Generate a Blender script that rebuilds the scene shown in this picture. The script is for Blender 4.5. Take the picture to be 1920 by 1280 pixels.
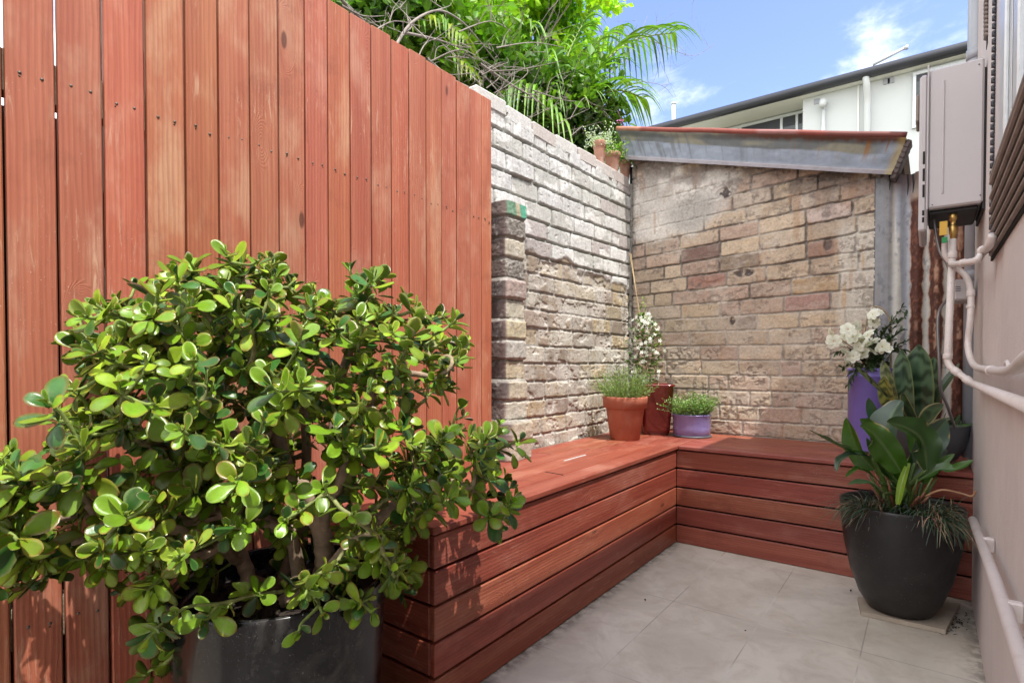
import bpy, math, random
import numpy as np
from mathutils import Vector, Matrix, noise as mnoise
R = math.radians
sc = bpy.context.scene
for o in list(bpy.data.objects): bpy.data.objects.remove(o)
C = sc.collection
# ---------------------------------------------------------------- camera
HC, YAW, PIT, FPX, CX, CY = 0.95, R(36.95), R(-1.0), 1037.0, 960.0, 694.0
cam_d = bpy.data.cameras.new('camera'); cam = bpy.data.objects.new('camera', cam_d); C.objects.link(cam)
cam.location = (0, 0, HC)
cam.rotation_euler = (math.pi/2 + PIT, 0, YAW)
cam_d.sensor_width = 36; cam_d.lens = 36*FPX/1920
cam_d.shift_y = (CY-640)/1920
cam_d.clip_start = .02; cam_d.clip_end = 500
sc.camera = cam
# ---------------------------------------------------------------- light
SUN = Vector((1.0, -.31, 2.4)).normalized()
sl = bpy.data.lights.new('sun', 'SUN'); sl.energy = 2.25; sl.angle = R(.5); sl.color = (1, .955, .88)
so = bpy.data.objects.new('sun', sl); C.objects.link(so); so.rotation_euler = SUN.to_track_quat('Z', 'Y').to_euler(); so.location = (3, -1, 8)
sc.view_settings.view_transform = 'Standard'; sc.view_settings.look = 'None'
sc.view_settings.exposure = 1.54; sc.view_settings.gamma = 1
W = bpy.data.worlds.new('World'); sc.world = W; W.use_nodes = True
nt = W.node_tree; nt.nodes.clear()
def N(t, ty, **k):
    n = t.nodes.new(ty)
    for a, b in k.items():
        if hasattr(n, a): setattr(n, a, b)
    return n
def ray(px, py):
    u = (px-CX)/FPX; w = (CY-py)/FPX
    v = Vector((-math.sin(YAW), math.cos(YAW), 0)); r = Vector((math.cos(YAW), math.sin(YAW), 0))
    cp, sp = math.cos(PIT), math.sin(PIT)
    return (v*cp + Vector((0, 0, sp))) + r*u + (v*(-sp) + Vector((0, 0, cp)))*w
O0 = Vector((0, 0, HC))
def pX(px, py, X): d = ray(px, py); return O0 + d*(X/d.x)
def pY(px, py, Y): d = ray(px, py); return O0 + d*(Y/d.y)
def pZ(px, py, Z): d = ray(px, py); return O0 + d*((Z-HC)/d.z)
def pT(px, py, t): return O0 + ray(px, py)*t
out = N(nt, 'ShaderNodeOutputWorld'); bg = N(nt, 'ShaderNodeBackground'); bg.inputs[1].default_value = .15
sky = N(nt, 'ShaderNodeTexSky'); sky.sky_type = 'NISHITA'; sky.sun_disc = False
sky.sun_elevation = math.asin(SUN.z); sky.sun_rotation = math.atan2(SUN.x, SUN.y); sky.altitude = 0; sky.air_density = 1.0; sky.dust_density = .6; sky.ozone_density = 4.0
tc = N(nt, 'ShaderNodeTexCoord'); mp = N(nt, 'ShaderNodeMapping'); mp.inputs['Scale'].default_value = (1, 1, 2.2)
n1 = N(nt, 'ShaderNodeTexNoise'); n1.inputs['Scale'].default_value = 5; n1.inputs['Detail'].default_value = 9; n1.inputs['Roughness'].default_value = .62; n1.inputs['Distortion'].default_value = .3
nt.links.new(tc.outputs['Generated'], mp.inputs[0]); nt.links.new(mp.outputs[0], n1.inputs['Vector'])
prev = None
for px, py, rad, amp in ((1595, 75, .085, .19), (1440, 178, .08, .15), (1790, 5, .09, .08), (1230, 230, .14, .17), (1660, 130, .06, .12)):
    d = ray(px, py).normalized()
    ds = N(nt, 'ShaderNodeVectorMath', operation='DISTANCE'); nt.links.new(tc.outputs['Generated'], ds.inputs[0]); ds.inputs[1].default_value = d
    mr = N(nt, 'ShaderNodeMapRange', interpolation_type='SMOOTHSTEP'); mr.inputs[1].default_value = rad; mr.inputs[2].default_value = 0; mr.inputs[3].default_value = 0; mr.inputs[4].default_value = amp
    nt.links.new(ds.outputs['Value'], mr.inputs[0])
    if prev is None: prev = mr.outputs[0]
    else:
        ad = N(nt, 'ShaderNodeMath', operation='MAXIMUM'); nt.links.new(prev, ad.inputs[0]); nt.links.new(mr.outputs[0], ad.inputs[1]); prev = ad.outputs[0]
ad = N(nt, 'ShaderNodeMath', operation='ADD'); nt.links.new(prev, ad.inputs[0]); nt.links.new(n1.outputs[0], ad.inputs[1])
cr = N(nt, 'ShaderNodeMapRange', interpolation_type='SMOOTHSTEP'); cr.inputs[1].default_value = .62; cr.inputs[2].default_value = 1.05; cr.inputs[4].default_value = .85
nt.links.new(ad.outputs[0], cr.inputs[0])
# broad bright cloud added out of view, to fill and neutralise the shade
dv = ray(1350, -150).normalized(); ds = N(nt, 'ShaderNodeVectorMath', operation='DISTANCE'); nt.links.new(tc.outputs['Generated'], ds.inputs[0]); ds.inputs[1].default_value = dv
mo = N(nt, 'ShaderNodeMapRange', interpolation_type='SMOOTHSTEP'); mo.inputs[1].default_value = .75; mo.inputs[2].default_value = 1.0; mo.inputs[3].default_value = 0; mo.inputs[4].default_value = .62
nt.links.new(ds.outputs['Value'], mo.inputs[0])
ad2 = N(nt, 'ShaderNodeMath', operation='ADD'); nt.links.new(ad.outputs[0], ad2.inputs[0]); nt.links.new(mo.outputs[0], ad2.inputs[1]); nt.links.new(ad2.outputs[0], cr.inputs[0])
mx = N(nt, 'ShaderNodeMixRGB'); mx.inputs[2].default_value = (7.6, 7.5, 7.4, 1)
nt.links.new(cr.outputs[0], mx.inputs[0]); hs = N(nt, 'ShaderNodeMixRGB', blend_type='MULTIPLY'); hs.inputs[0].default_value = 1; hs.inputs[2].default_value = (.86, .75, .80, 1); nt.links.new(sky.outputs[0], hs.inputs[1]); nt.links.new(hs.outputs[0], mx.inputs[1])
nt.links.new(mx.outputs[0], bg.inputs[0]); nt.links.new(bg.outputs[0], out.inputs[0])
try:
    sc.cycles.max_bounces = 8; sc.cycles.transparent_max_bounces = 8; sc.cycles.sample_clamp_indirect = 6; sc.cycles.caustics_reflective = False; sc.cycles.caustics_refractive = False
except Exception: pass

# ---------------------------------------------------------------- materials
def base_mat(name):
    m = bpy.data.materials.new(name); m.use_nodes = True; t = m.node_tree; t.nodes.clear()
    o = N(t, 'ShaderNodeOutputMaterial'); b = N(t, 'ShaderNodeBsdfPrincipled'); t.links.new(b.outputs[0], o.inputs[0])
    return m, t, b, o
def noise_n(t, scale, detail=5, rough=.6, vec=None, dist=0):
    n = N(t, 'ShaderNodeTexNoise'); n.inputs['Scale'].default_value = scale; n.inputs['Detail'].default_value = detail; n.inputs['Roughness'].default_value = rough; n.inputs['Distortion'].default_value = dist
    if vec is not None: t.links.new(vec, n.inputs['Vector'])
    return n
def rng(t, src, a, b, c, d, smooth=False):
    m = N(t, 'ShaderNodeMapRange'); 
    if smooth: m.interpolation_type = 'SMOOTHSTEP'
    for i, v in zip((1, 2, 3, 4), (a, b, c, d)): m.inputs[i].default_value = v
    t.links.new(src, m.inputs[0]); return m.outputs[0]
def math_n(t, op, a, b):
    m = N(t, 'ShaderNodeMath', operation=op)
    for i, v in enumerate((a, b)):
        if hasattr(v, 'links'): t.links.new(v, m.inputs[i])
        else: m.inputs[i].default_value = v
    return m.outputs[0]
def mixc(t, fac, a, b, mode='MIX'):
    m = N(t, 'ShaderNodeMixRGB', blend_type=mode)
    for i, v in enumerate((fac, a, b)):
        if hasattr(v, 'links'): t.links.new(v, m.inputs[i])
        elif i == 0: m.inputs[0].default_value = v
        else: m.inputs[i].default_value = (*v, 1)
    return m.outputs[0]
def mat(name, col=None, rough=.6, var=.12, scale=7, bump=.1, bscale=90, metal=0, coat=0, trans=0, spec=.5, dirt=None, dscale=5, damt=.5, dist=.0015, rvar=.0, specks=None, coarse=0, runs=None):
    """col None -> colour comes from the 'Col' attribute. trans -> leaf translucency."""
    m, t, b, o = base_mat(name); tc = N(t, 'ShaderNodeTexCoord'); v = tc.outputs['Object']
    if col is None:
        at = N(t, 'ShaderNodeAttribute'); at.attribute_name = 'Col'; base = at.outputs['Color']
    else:
        base = (col[0], col[1], col[2])
    n = noise_n(t, scale, 6, .65, v)
    f = rng(t, n.outputs[0], .3, .7, 1-var, 1+var)
    cm = N(t, 'ShaderNodeVectorMath', operation='SCALE')
    if hasattr(base, 'links'): t.links.new(base, cm.inputs[0])
    else: cm.inputs[0].default_value = base
    t.links.new(f, cm.inputs['Scale']); c = cm.outputs[0]
    if dirt:
        n2 = noise_n(t, dscale, 8, .7, v, .4); c = mixc(t, rng(t, n2.outputs[0], .5, .72, 0, damt), c, dirt)
    if runs:      # vertical drips and water marks
        mv = N(t, 'ShaderNodeMapping'); mv.inputs['Scale'].default_value = (16, 16, 1.1); t.links.new(v, mv.inputs[0])
        n4 = noise_n(t, 1, 6, .65, mv.outputs[0], .3); c = mixc(t, rng(t, n4.outputs[0], .54, .74, 0, .55), c, runs)
    if specks:    # lime specks and soil splash
        n5 = noise_n(t, 230, 3, .5, v); n6 = noise_n(t, 7, 5, .6, v)
        k = math_n(t, 'MULTIPLY', rng(t, n5.outputs[0], .66, .72, 0, 1), rng(t, n6.outputs[0], .45, .62, 0, .8)); c = mixc(t, k, c, specks)
    t.links.new(c, b.inputs['Base Color'])
    if rvar:
        n3 = noise_n(t, scale*2.3, 5, .6, v); t.links.new(rng(t, n3.outputs[0], .3, .7, max(.02, rough-rvar), rough+rvar), b.inputs['Roughness'])
    else: b.inputs['Roughness'].default_value = rough
    b.inputs['Metallic'].default_value = metal; b.inputs['Specular IOR Level'].default_value = spec
    if coat: b.inputs['Coat Weight'].default_value = coat; b.inputs['Coat Roughness'].default_value = .06
    if bump:
        nb = noise_n(t, bscale, 4, .6, v); bp = N(t, 'ShaderNodeBump'); bp.inputs['Strength'].default_value = bump; bp.inputs['Distance'].default_value = dist
        hh = nb.outputs[0]
        if coarse: hh = math_n(t, 'ADD', hh, math_n(t, 'MULTIPLY', noise_n(t, coarse, 5, .6, v, .6).outputs[0], 5.0))
        t.links.new(hh, bp.inputs['Height']); t.links.new(bp.outputs[0], b.inputs['Normal'])
    if trans:
        tr = N(t, 'ShaderNodeBsdfTranslucent'); t.links.new(mixc(t, 1, c, (1.3, 1.5, .5), 'MULTIPLY'), tr.inputs[0])
        ms = N(t, 'ShaderNodeMixShader'); ms.inputs[0].default_value = trans
        t.links.new(b.outputs[0], ms.inputs[1]); t.links.new(tr.outputs[0], ms.inputs[2]); t.links.new(ms.outputs[0], o.inputs[0])
    return m
def wood_mat(name, c0, c1, c2, rough=.55, knots=True):
    """oiled pine: 'wc' holds (along, across, thickness) in metres with a per board offset, 'Col' a per board tint"""
    m, t, b, o = base_mat(name)
    at = N(t, 'ShaderNodeAttribute'); at.attribute_name = 'wc'; ti = N(t, 'ShaderNodeAttribute'); ti.attribute_name = 'Col'
    v = at.outputs['Vector']
    def mp_(s):
        q = N(t, 'ShaderNodeVectorMath', operation='MULTIPLY'); t.links.new(v, q.inputs[0]); q.inputs[1].default_value = s; return q.outputs[0]
    # knots
    vo = N(t, 'ShaderNodeTexVoronoi', feature='F1'); vo.inputs['Scale'].default_value = 1; vo.inputs['Randomness'].default_value = 1
    t.links.new(mp_((2.6, 7.5, 0)), vo.inputs['Vector']); kd = vo.outputs['Distance']
    warp = rng(t, kd, 0, .30, 1, 0, True)
    wv = N(t, 'ShaderNodeVectorMath', operation='SCALE'); wv.inputs[0].default_value = (0, .9, 0); t.links.new(math_n(t, 'MULTIPLY', warp, 1.0), wv.inputs['Scale'])
    def addv(a, bb):
        q = N(t, 'ShaderNodeVectorMath', operation='ADD'); t.links.new(a, q.inputs[0]); t.links.new(bb, q.inputs[1]); return q.outputs[0]
    g1 = noise_n(t, 1, 4, .55, addv(mp_((1.1, 26, 26)), wv.outputs[0]), .6)
    g2 = noise_n(t, 1, 5, .7, addv(mp_((5, 190, 190)), wv.outputs[0]), .2)
    bl = noise_n(t, 1, 5, .6, mp_((3.2, 7, 7)))
    rings = N(t, 'ShaderNodeTexWave', wave_type='BANDS', bands_direction='Y'); rings.inputs['Scale'].default_value = 9; rings.inputs['Distortion'].default_value = 5; rings.inputs['Detail'].default_value = 2; rings.inputs['Detail Scale'].default_value = .6
    t.links.new(addv(mp_((.55, 3.1, 3)), wv.outputs[0]), rings.inputs['Vector'])
    c = mixc(t, rng(t, g1.outputs[0], .35, .65, 0, 1), c0, c1)
    c = mixc(t, rng(t, bl.outputs[0], .5, .72, 0, .75, True), c, c2)
    c = mixc(t, rng(t, rings.outputs[0], .55, .95, 0, .22), c, (c0[0]*.45, c0[1]*.4, c0[2]*.4))
    c = mixc(t, rng(t, g2.outputs[0], .48, .70, 0, .34), c, (c0[0]*.5, c0[1]*.5, c0[2]*.5))
    c = mixc(t, 1, c, ti.outputs['Color'], 'MULTIPLY')
    if knots:
        kc = rng(t, kd, .05, .085, .8, 0, True); c = mixc(t, kc, c, (.075, .022, .012))
    tc = N(t, 'ShaderNodeTexCoord'); ov = tc.outputs['Object']
    sc1 = noise_n(t, 1, 6, .7, mp_((6, 60, 60)), 1.2); sc2 = noise_n(t, 3.2, 4, .6, ov)
    c = mixc(t, math_n(t, 'MULTIPLY', rng(t, sc1.outputs[0], .56, .66, 0, .75), rng(t, sc2.outputs[0], .45, .62, 0, 1)), c, (c2[0]*1.05, c2[1]*1.25, c2[2]*1.3))
    sp = noise_n(t, 330, 2, .5, ov); c = mixc(t, math_n(t, 'MULTIPLY', rng(t, sp.outputs[0], .70, .75, 0, .8), rng(t, sc2.outputs[0], .5, .6, .1, 1)), c, (.62, .5, .45))
    dk = noise_n(t, 5.5, 6, .7, ov, .6); c = mixc(t, rng(t, dk.outputs[0], .56, .76, 0, .45), c, (c0[0]*.45, c0[1]*.4, c0[2]*.4))
    t.links.new(c, b.inputs['Base Color'])
    t.links.new(rng(t, bl.outputs[0], .3, .7, rough-.1, rough+.15), b.inputs['Roughness'])
    hh = math_n(t, 'ADD', g2.outputs[0], math_n(t, 'MULTIPLY', rings.outputs[0], .6))
    bp = N(t, 'ShaderNodeBump'); bp.inputs['Strength'].default_value = .5; bp.inputs['Distance'].default_value = .0011
    t.links.new(hh, bp.inputs['Height']); t.links.new(bp.outputs[0], b.inputs['Normal'])
    b.inputs['Specular IOR Level'].default_value = .4
    return m

M = {}
M['fence'] = wood_mat('red_oiled_pine', (.37, .106, .058), (.44, .148, .082), (.52, .27, .175), .62)
M['bench'] = wood_mat('red_oiled_decking', (.215, .046, .027), (.295, .078, .047), (.36, .145, .098), .42)
M['oldwood'] = wood_mat('weathered_grey_timber', (.16, .14, .115), (.26, .235, .2), (.33, .3, .26), .8)
M['brick'] = mat('old_brick', None, .9, .20, 75, .9, 230, dist=.004)
M['sheet'] = mat('rusted_sheet', None, .65, .12, 30, .35, 160)
M['dark'] = mat('dark_void', (.012, .010, .009), .9, .1, 5, 0)
M['core'] = mat('wall_core', (.3, .27, .23), .95, .2, 9, .4, 60)
M['leaf'] = mat('jade_leaf', None, .31, .22, 38, .25, 90, trans=.15, spec=.42, dirt=(.25, .27, .12), dscale=30, damt=.25)
M['leaf2'] = mat('soft_leaf', None, .5, .15, 20, 0, trans=.3)
M['leafgloss'] = mat('glossy_leaf', None, .32, .15, 14, .1, 60, trans=.12)
M['treeleaf'] = mat('tree_leaf', None, .5, .15, 3, 0, trans=.5)
M['bark'] = mat('jade_bark', None, .75, .3, 30, .8, 120, dist=.002)
M['soil'] = mat('soil', (.035, .024, .017), .95, .4, 60, 1, 180, dist=.01)
M['blackpot'] = mat('black_glazed_ceramic', (.010, .010, .0105), .22, .3, 8, .05, 25, coat=.08, spec=.35, dirt=(.11, .105, .095), dscale=11, damt=.5, rvar=.08, runs=(.045, .044, .041), specks=(.22, .21, .20))
M['blackpot2'] = mat('matt_black_fibre', (.011, .0105, .011), .42, .3, 9, .2, 70, dirt=(.07, .065, .06), dscale=9, damt=.22, rvar=.1, specks=(.26, .25, .23))
M['terracotta'] = mat('terracotta', (.40, .13, .075), .8, .12, 9, .25, 150, dirt=(.50, .28, .20), dscale=7, damt=.6, specks=(.55, .42, .35))
M['terracotta_old'] = mat('old_terracotta', (.40, .20, .14), .85, .25, 14, .3, 120, dirt=(.5, .42, .36), dscale=16, damt=.7)
M['redglaze'] = mat('oxblood_glaze', (.13, .010, .008), .12, .35, 14, .12, 40, coat=.8, dirt=(.28, .05, .03), dscale=13, damt=.5)
M['purpleglaze'] = mat('lilac_glaze', (.22, .19, .42), .2, .2, 9, .08, 40, coat=.5, dirt=(.30, .27, .48), dscale=8, damt=.5)
M['purple'] = mat('violet_plastic', (.23, .19, .60), .35, .08, 6, .05, 60)
M['greybowl'] = mat('grey_bowl', (.085, .09, .105), .5, .15, 8, .15, 90)
M['render'] = mat('pink_render', (.60, .535, .515), .85, .05, 2.2, .5, 220, dirt=(.50, .435, .42), dscale=2.5, damt=.55, coarse=9, runs=(.50, .43, .41), specks=(.40, .34, .32))
M['pinkpvc'] = mat('painted_pvc', (.66, .60, .58), .4, .05, 12, .05, 60, dirt=(.42, .34, .31), dscale=24, damt=.45, specks=(.3, .25, .22))
M['heater'] = mat('heater_enamel', (.47, .445, .455), .42, .04, 4, .06, 180, runs=(.39, .36, .365), specks=(.33, .3, .3))
M['white'] = mat('white_render', (.56, .585, .585), .85, .03, 1.5, .15, 60)
M['offwhite'] = mat('soffit_white', (.74, .75, .72), .8, .03, 2, .05, 60)
M['gutter'] = mat('charcoal_metal', (.032, .034, .045), .45, .1, 4, .05, 40)
M['glass'] = mat('dark_window_glass', (.035, .045, .048), .12, .1, 1, 0, spec=.6)
M['winglass'] = mat('mirror_glass', (.42, .42, .45), .03, .02, 1, 0, metal=.8)
M['alu'] = mat('anodised_frame', (.60, .63, .65), .35, .08, 30, .05, 90, metal=.25)
M['lav'] = mat('painted_frame', (.50, .46, .47), .5, .06, 10, .05, 90)
M['brown'] = mat('brown_louvre', (.23, .185, .165), .55, .15, 14, .1, 90)
M['brass'] = mat('brass', (.50, .33, .11), .35, .15, 30, .1, 90, metal=.9)
M['steel'] = mat('flex_steel', (.25, .25, .26), .4, .1, 30, .1, 90, metal=.8)
M['redplastic'] = mat('red_lever', (.55, .03, .02), .4, .05, 9, 0)
M['yellow'] = mat('yellow_tag', (.60, .36, .04), .5, .05, 9, 0)
M['green'] = mat('green_tag', (.01, .22, .06), .5, .05, 9, 0)
M['greypvc'] = mat('grey_pvc', (.33, .34, .38), .45, .06, 9, .05, 60)
M['black'] = mat('black_rubber', (.012, .012, .013), .6, .1, 9, 0)
M['slab'] = mat('sandstone_offcut', (.36, .31, .25), .8, .15, 12, .4, 90)
M['twig'] = mat('grey_twig', (.22, .19, .165), .85, .3, 20, .4, 90)
M['petal'] = mat('white_petal', (.80, .80, .74), .6, .04, 20, 0, trans=.2)
M['pink'] = mat('pink_petal', (.65, .2, .5), .6, .04, 20, 0, trans=.2)
M['screw'] = mat('screw_head', (.14, .12, .10), .6, .4, 300, 0, metal=.5)
M['cane'] = mat('bamboo_cane', (.34, .25, .13), .6, .25, 30, .2, 90)
M['shadegreen'] = mat('hedge_leaf', None, .5, .2, 3, 0, trans=.3)

# floor: large honed stone tiles with thin pale joints
XB_, XP_ = -1.045, .147
def floor_mat():
    m, t, b, o = base_mat('honed_stone_tiles'); tc = N(t, 'ShaderNodeTexCoord'); v = tc.outputs['Object']
    n1 = noise_n(t, 2.2, 8, .62, v, 1.3); n2 = noise_n(t, 9, 8, .7, v, .8); n3 = noise_n(t, 55, 4, .6, v)
    c = mixc(t, rng(t, n1.outputs[0], .35, .68, 0, 1, True), (.47, .435, .375), (.61, .575, .505))
    c = mixc(t, rng(t, n2.outputs[0], .48, .72, 0, .55), c, (.38, .315, .25))
    c = mixc(t, rng(t, n3.outputs[0], .62, .75, 0, .25), c, (.22, .2, .17))
    sx = N(t, 'ShaderNodeSeparateXYZ'); t.links.new(v, sx.inputs[0])
    def joint(src, off, period, w):
        a = math_n(t, 'ADD', src, off); q = math_n(t, 'FRACT', math_n(t, 'DIVIDE', a, period), 0)
        q = math_n(t, 'MULTIPLY', math_n(t, 'ABSOLUTE', math_n(t, 'SUBTRACT', q, .5), 0), period)  # .5*period at the joint
        return math_n(t, 'GREATER_THAN', q, period/2-w)
    j = math_n(t, 'MAXIMUM', joint(sx.outputs[0], FJX, .315, .0021), joint(sx.outputs[1], FJY, .60, .0021))
    dj = noise_n(t, 3.1, 3, .5, v); jc = mixc(t, rng(t, dj.outputs[0], .42, .56, 0, 1), (.62, .60, .55), (.22, .20, .175))
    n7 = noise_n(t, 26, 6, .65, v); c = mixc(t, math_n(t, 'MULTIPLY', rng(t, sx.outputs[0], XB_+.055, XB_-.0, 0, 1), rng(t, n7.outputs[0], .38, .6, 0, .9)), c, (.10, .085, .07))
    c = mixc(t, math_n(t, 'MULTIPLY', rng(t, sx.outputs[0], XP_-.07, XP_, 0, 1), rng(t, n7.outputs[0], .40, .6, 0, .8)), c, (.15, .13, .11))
    c = mixc(t, math_n(t, 'MULTIPLY', j, .6), c, jc)
    t.links.new(c, b.inputs['Base Color']); t.links.new(rng(t, n2.outputs[0], .3, .7, .42, .62), b.inputs['Roughness'])
    bp = N(t, 'ShaderNodeBump'); bp.inputs['Strength'].default_value = .25; bp.inputs['Distance'].default_value = .002
    t.links.new(math_n(t, 'SUBTRACT', n2.outputs[0], j), bp.inputs['Height']); t.links.new(bp.outputs[0], b.inputs['Normal'])
    return m

# ---------------------------------------------------------------- mesh helpers
class MB:
    def __init__(s): s.starts = []; s.v = []; s.f = []; s.c = []; s.w = []; s.sm = []
    def add(s, vs, fs, col=(1, 1, 1), wc=None, smooth=False):
        k = len(s.v); s.starts.append((k, len(s.f))); s.v += [tuple(p) for p in vs]; s.f += [tuple(i+k for i in f) for f in fs]
        s.sm += [smooth]*len(fs)
        if len(col) == len(vs) and hasattr(col[0], '__len__'): s.c += [tuple(q) for q in col]
        else: s.c += [tuple(col)]*len(vs)
        s.w += wc if wc else [tuple(p) for p in vs]
    def build_split(s, name, m, parent):
        b = s.starts+[(len(s.v), len(s.f))]; r = []
        for (v0, f0), (v1, f1) in zip(b[:-1], b[1:]):
            q = MB(); q.v = s.v[v0:v1]; q.f = [tuple(i-v0 for i in f) for f in s.f[f0:f1]]; q.c = s.c[v0:v1]; q.w = s.w[v0:v1]; q.sm = s.sm[f0:f1]; r.append(q.build(name, m, parent))
        return r[0]
    def build(s, name, m, parent=None, loc=None):
        me = bpy.data.meshes.new(name); off = Vector(loc) if loc is not None else None
        vs = s.v if off is None else [(p[0]-off.x, p[1]-off.y, p[2]-off.z) for p in s.v]
        me.from_pydata(vs, [], s.f)
        a = me.attributes.new('Col', 'FLOAT_COLOR', 'POINT'); a.data.foreach_set('color', np.array([(*q, 1) for q in s.c], 'f').ravel())
        w = me.attributes.new('wc', 'FLOAT_VECTOR', 'POINT'); w.data.foreach_set('vector', np.array(s.w, 'f').ravel())
        me.polygons.foreach_set('use_smooth', s.sm); me.materials.append(m); me.update()
        o = bpy.data.objects.new(name, me); C.objects.link(o)
        if off is not None: o.location = off
        if parent is not None:
            o.parent = parent; o.location = (Vector(o.location) if off is not None else Vector((0, 0, 0))) - wloc(parent)
        return o
    # chamfered box: centre, half sizes, rotation matrix; long axis L for the grain
    def box(s, c, h, b=.002, rot=None, L=0, col=(1, 1, 1), seed=None):
        c = Vector(c); seed = random.random()*40 if seed is None else seed
        b = min(b, min(h)*.9); vs = []; loc = []
        for sx in (-1, 1):
            for sy in (-1, 1):
                for sz in (-1, 1):
                    for k in range(3):
                        p = [sx*h[0], sy*h[1], sz*h[2]]
                        for q in range(3):
                            if q != k: p[q] -= (1 if p[q] > 0 else -1)*b
                        loc.append(p)
        def I(sx, sy, sz, k): return ((sx*2+sy)*2+sz)*3+k
        fs = []
        for k in range(3):
            a, d = [q for q in range(3) if q != k]
            for sg in (0, 1):
                idx = []
                for (i, j) in ((0, 0), (1, 0), (1, 1), (0, 1)):
                    t3 = [0, 0, 0]; t3[k] = sg; t3[a] = i; t3[d] = j; idx.append(I(*t3, k))
                flip = (sg == 0) ^ (k == 1)
                fs.append(idx[::-1] if flip else idx)
        for k in range(3):           # edges along axis k
            a, d = [q for q in range(3) if q != k]
            for i in (0, 1):
                for j in (0, 1):
                    lo = [0]*3; hi = [0]*3; lo[k] = 0; hi[k] = 1; lo[a] = hi[a] = i; lo[d] = hi[d] = j
                    f = [I(*lo, a), I(*hi, a), I(*hi, d), I(*lo, d)]
                    n = (Vector(loc[f[1]])-Vector(loc[f[0]])).cross(Vector(loc[f[2]])-Vector(loc[f[0]]))
                    cc = Vector([0 if q == k else (1 if (i if q == a else j) else -1) for q in range(3)])
                    fs.append(f if n.dot(cc) > 0 else f[::-1])
        for sx in (0, 1):
            for sy in (0, 1):
                for sz in (0, 1):
                    f = [I(sx, sy, sz, 0), I(sx, sy, sz, 1), I(sx, sy, sz, 2)]
                    fs.append(f if (sx+sy+sz) % 2 == 1 else f[::-1])
        a, d = [q for q in range(3) if q != L]
        if h[a] < h[d]: a, d = d, a
        wc = [(p[L]+seed*3, p[a]+seed*1.7, p[d]+seed) for p in loc]
        for p in loc:
            q = Vector(p)
            if rot is not None: q = rot @ q
            vs.append(q+c)
        s.add(vs, fs, col, wc)
    def bx(s, x0, x1, y0, y1, z0, z1, b=.002, L=0, col=(1, 1, 1)):
        s.box(((x0+x1)/2, (y0+y1)/2, (z0+z1)/2), (abs(x1-x0)/2, abs(y1-y0)/2, abs(z1-z0)/2), b, None, L, col)
    def tube(s, pts, rad, n=8, col=(1, 1, 1), cap=True):
        pts = [Vector(p) for p in pts]; m = len(pts)
        if not hasattr(rad, '__len__'): rad = [rad]*m
        cols = col if (len(col) == m and hasattr(col[0], '__len__')) else None
        vs = []; cs = []; wc = []; d0 = (pts[1]-pts[0]).normalized(); up = Vector((0, 0, 1)) if abs(d0.z) < .9 else Vector((1, 0, 0)); x = d0.cross(up).normalized(); L = 0
        for i, p in enumerate(pts):
            d = (pts[min(i+1, m-1)]-pts[max(i-1, 0)])
            d = d.normalized() if d.length > 1e-9 else d0
            x = (x - d*x.dot(d)); x = x.normalized() if x.length > 1e-6 else d.orthogonal().normalized(); y = d.cross(x)
            if i: L += (pts[i]-pts[i-1]).length
            for k in range(n):
                a = 2*math.pi*k/n; vs.append(p + (x*math.cos(a)+y*math.sin(a))*rad[i]); cs.append(cols[i] if cols else col); wc.append((L, a*rad[i], 0))
        fs = [(i*n+k, i*n+(k+1) % n, (i+1)*n+(k+1) % n, (i+1)*n+k) for i in range(m-1) for k in range(n)]
        if cap: fs += [tuple(range(n))[::-1], tuple((m-1)*n+k for k in range(n))]
        s.add(vs, fs, cs, wc, True)
    def lathe(s, prof, c=(0, 0, 0), n=48, col=(1, 1, 1), sq=None, rot=0):
        """prof: (r, z) list from the outside bottom up, over the rim and down inside; sq: superellipse power for square pots"""
        vs = []
        for r, z in prof:
            for k in range(n):
                a = 2*math.pi*k/n; ca, sa = math.cos(a), math.sin(a); f = 1
                if sq: f = 1/((abs(ca)**sq+abs(sa)**sq)**(1/sq))
                a2 = a+rot; vs.append((c[0]+r*f*math.cos(a2), c[1]+r*f*math.sin(a2), c[2]+z))
        m = len(prof)
        fs = [(i*n+k, i*n+(k+1) % n, (i+1)*n+(k+1) % n, (i+1)*n+k) for i in range(m-1) for k in range(n)]
        fs += [tuple(range(n))[::-1], tuple((m-1)*n+k for k in range(n))]
        s.add(vs, fs, col, None, True)
    def strip(s, pts, wid, nrm, fold=0, col=(1, 1, 1), cols=None, nx=2, wav=0):
        """leaf blade: centre points, half widths, up normals; nx cells each side; fold lifts the edges"""
        vs = []; cs = []; m = len(pts); k = 2*nx+1; pts = [Vector(p) for p in pts]
        for i in range(m):
            d = (pts[min(i+1, m-1)]-pts[max(i-1, 0)]).normalized(); nn = nrm[i] if isinstance(nrm, list) else nrm
            x = d.cross(nn).normalized(); up = x.cross(d)
            for j in range(-nx, nx+1):
                q = j/nx; vs.append(pts[i]+x*q*wid[i]+up*(abs(q)*fold+wav*q*q*math.sin(i*.85+(2 if q > 0 else 0)+pts[0].x*90))*wid[i]); cs.append(cols(i/(m-1), q) if cols else col)
        fs = [(i*k+j, i*k+j+1, (i+1)*k+j+1, (i+1)*k+j) for i in range(m-1) for j in range(k-1)]
        s.add(vs, fs, cs, None, True)
def wloc(o):
    p = Vector(o.location)
    while o.parent is not None: o = o.parent; p = p+Vector(o.location)
    return p
def tagit(o, label=None, cat=None, group=None, kind=None):
    if label: o['label'] = label
    if cat: o['category'] = cat
    if group: o['group'] = group
    if kind: o['kind'] = kind
    return o
def thing(name, loc, label, cat, group=None):
    o = bpy.data.objects.new(name, None); C.objects.link(o); o.location = loc; o.empty_display_size = .1
    return tagit(o, label, cat, group)
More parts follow.
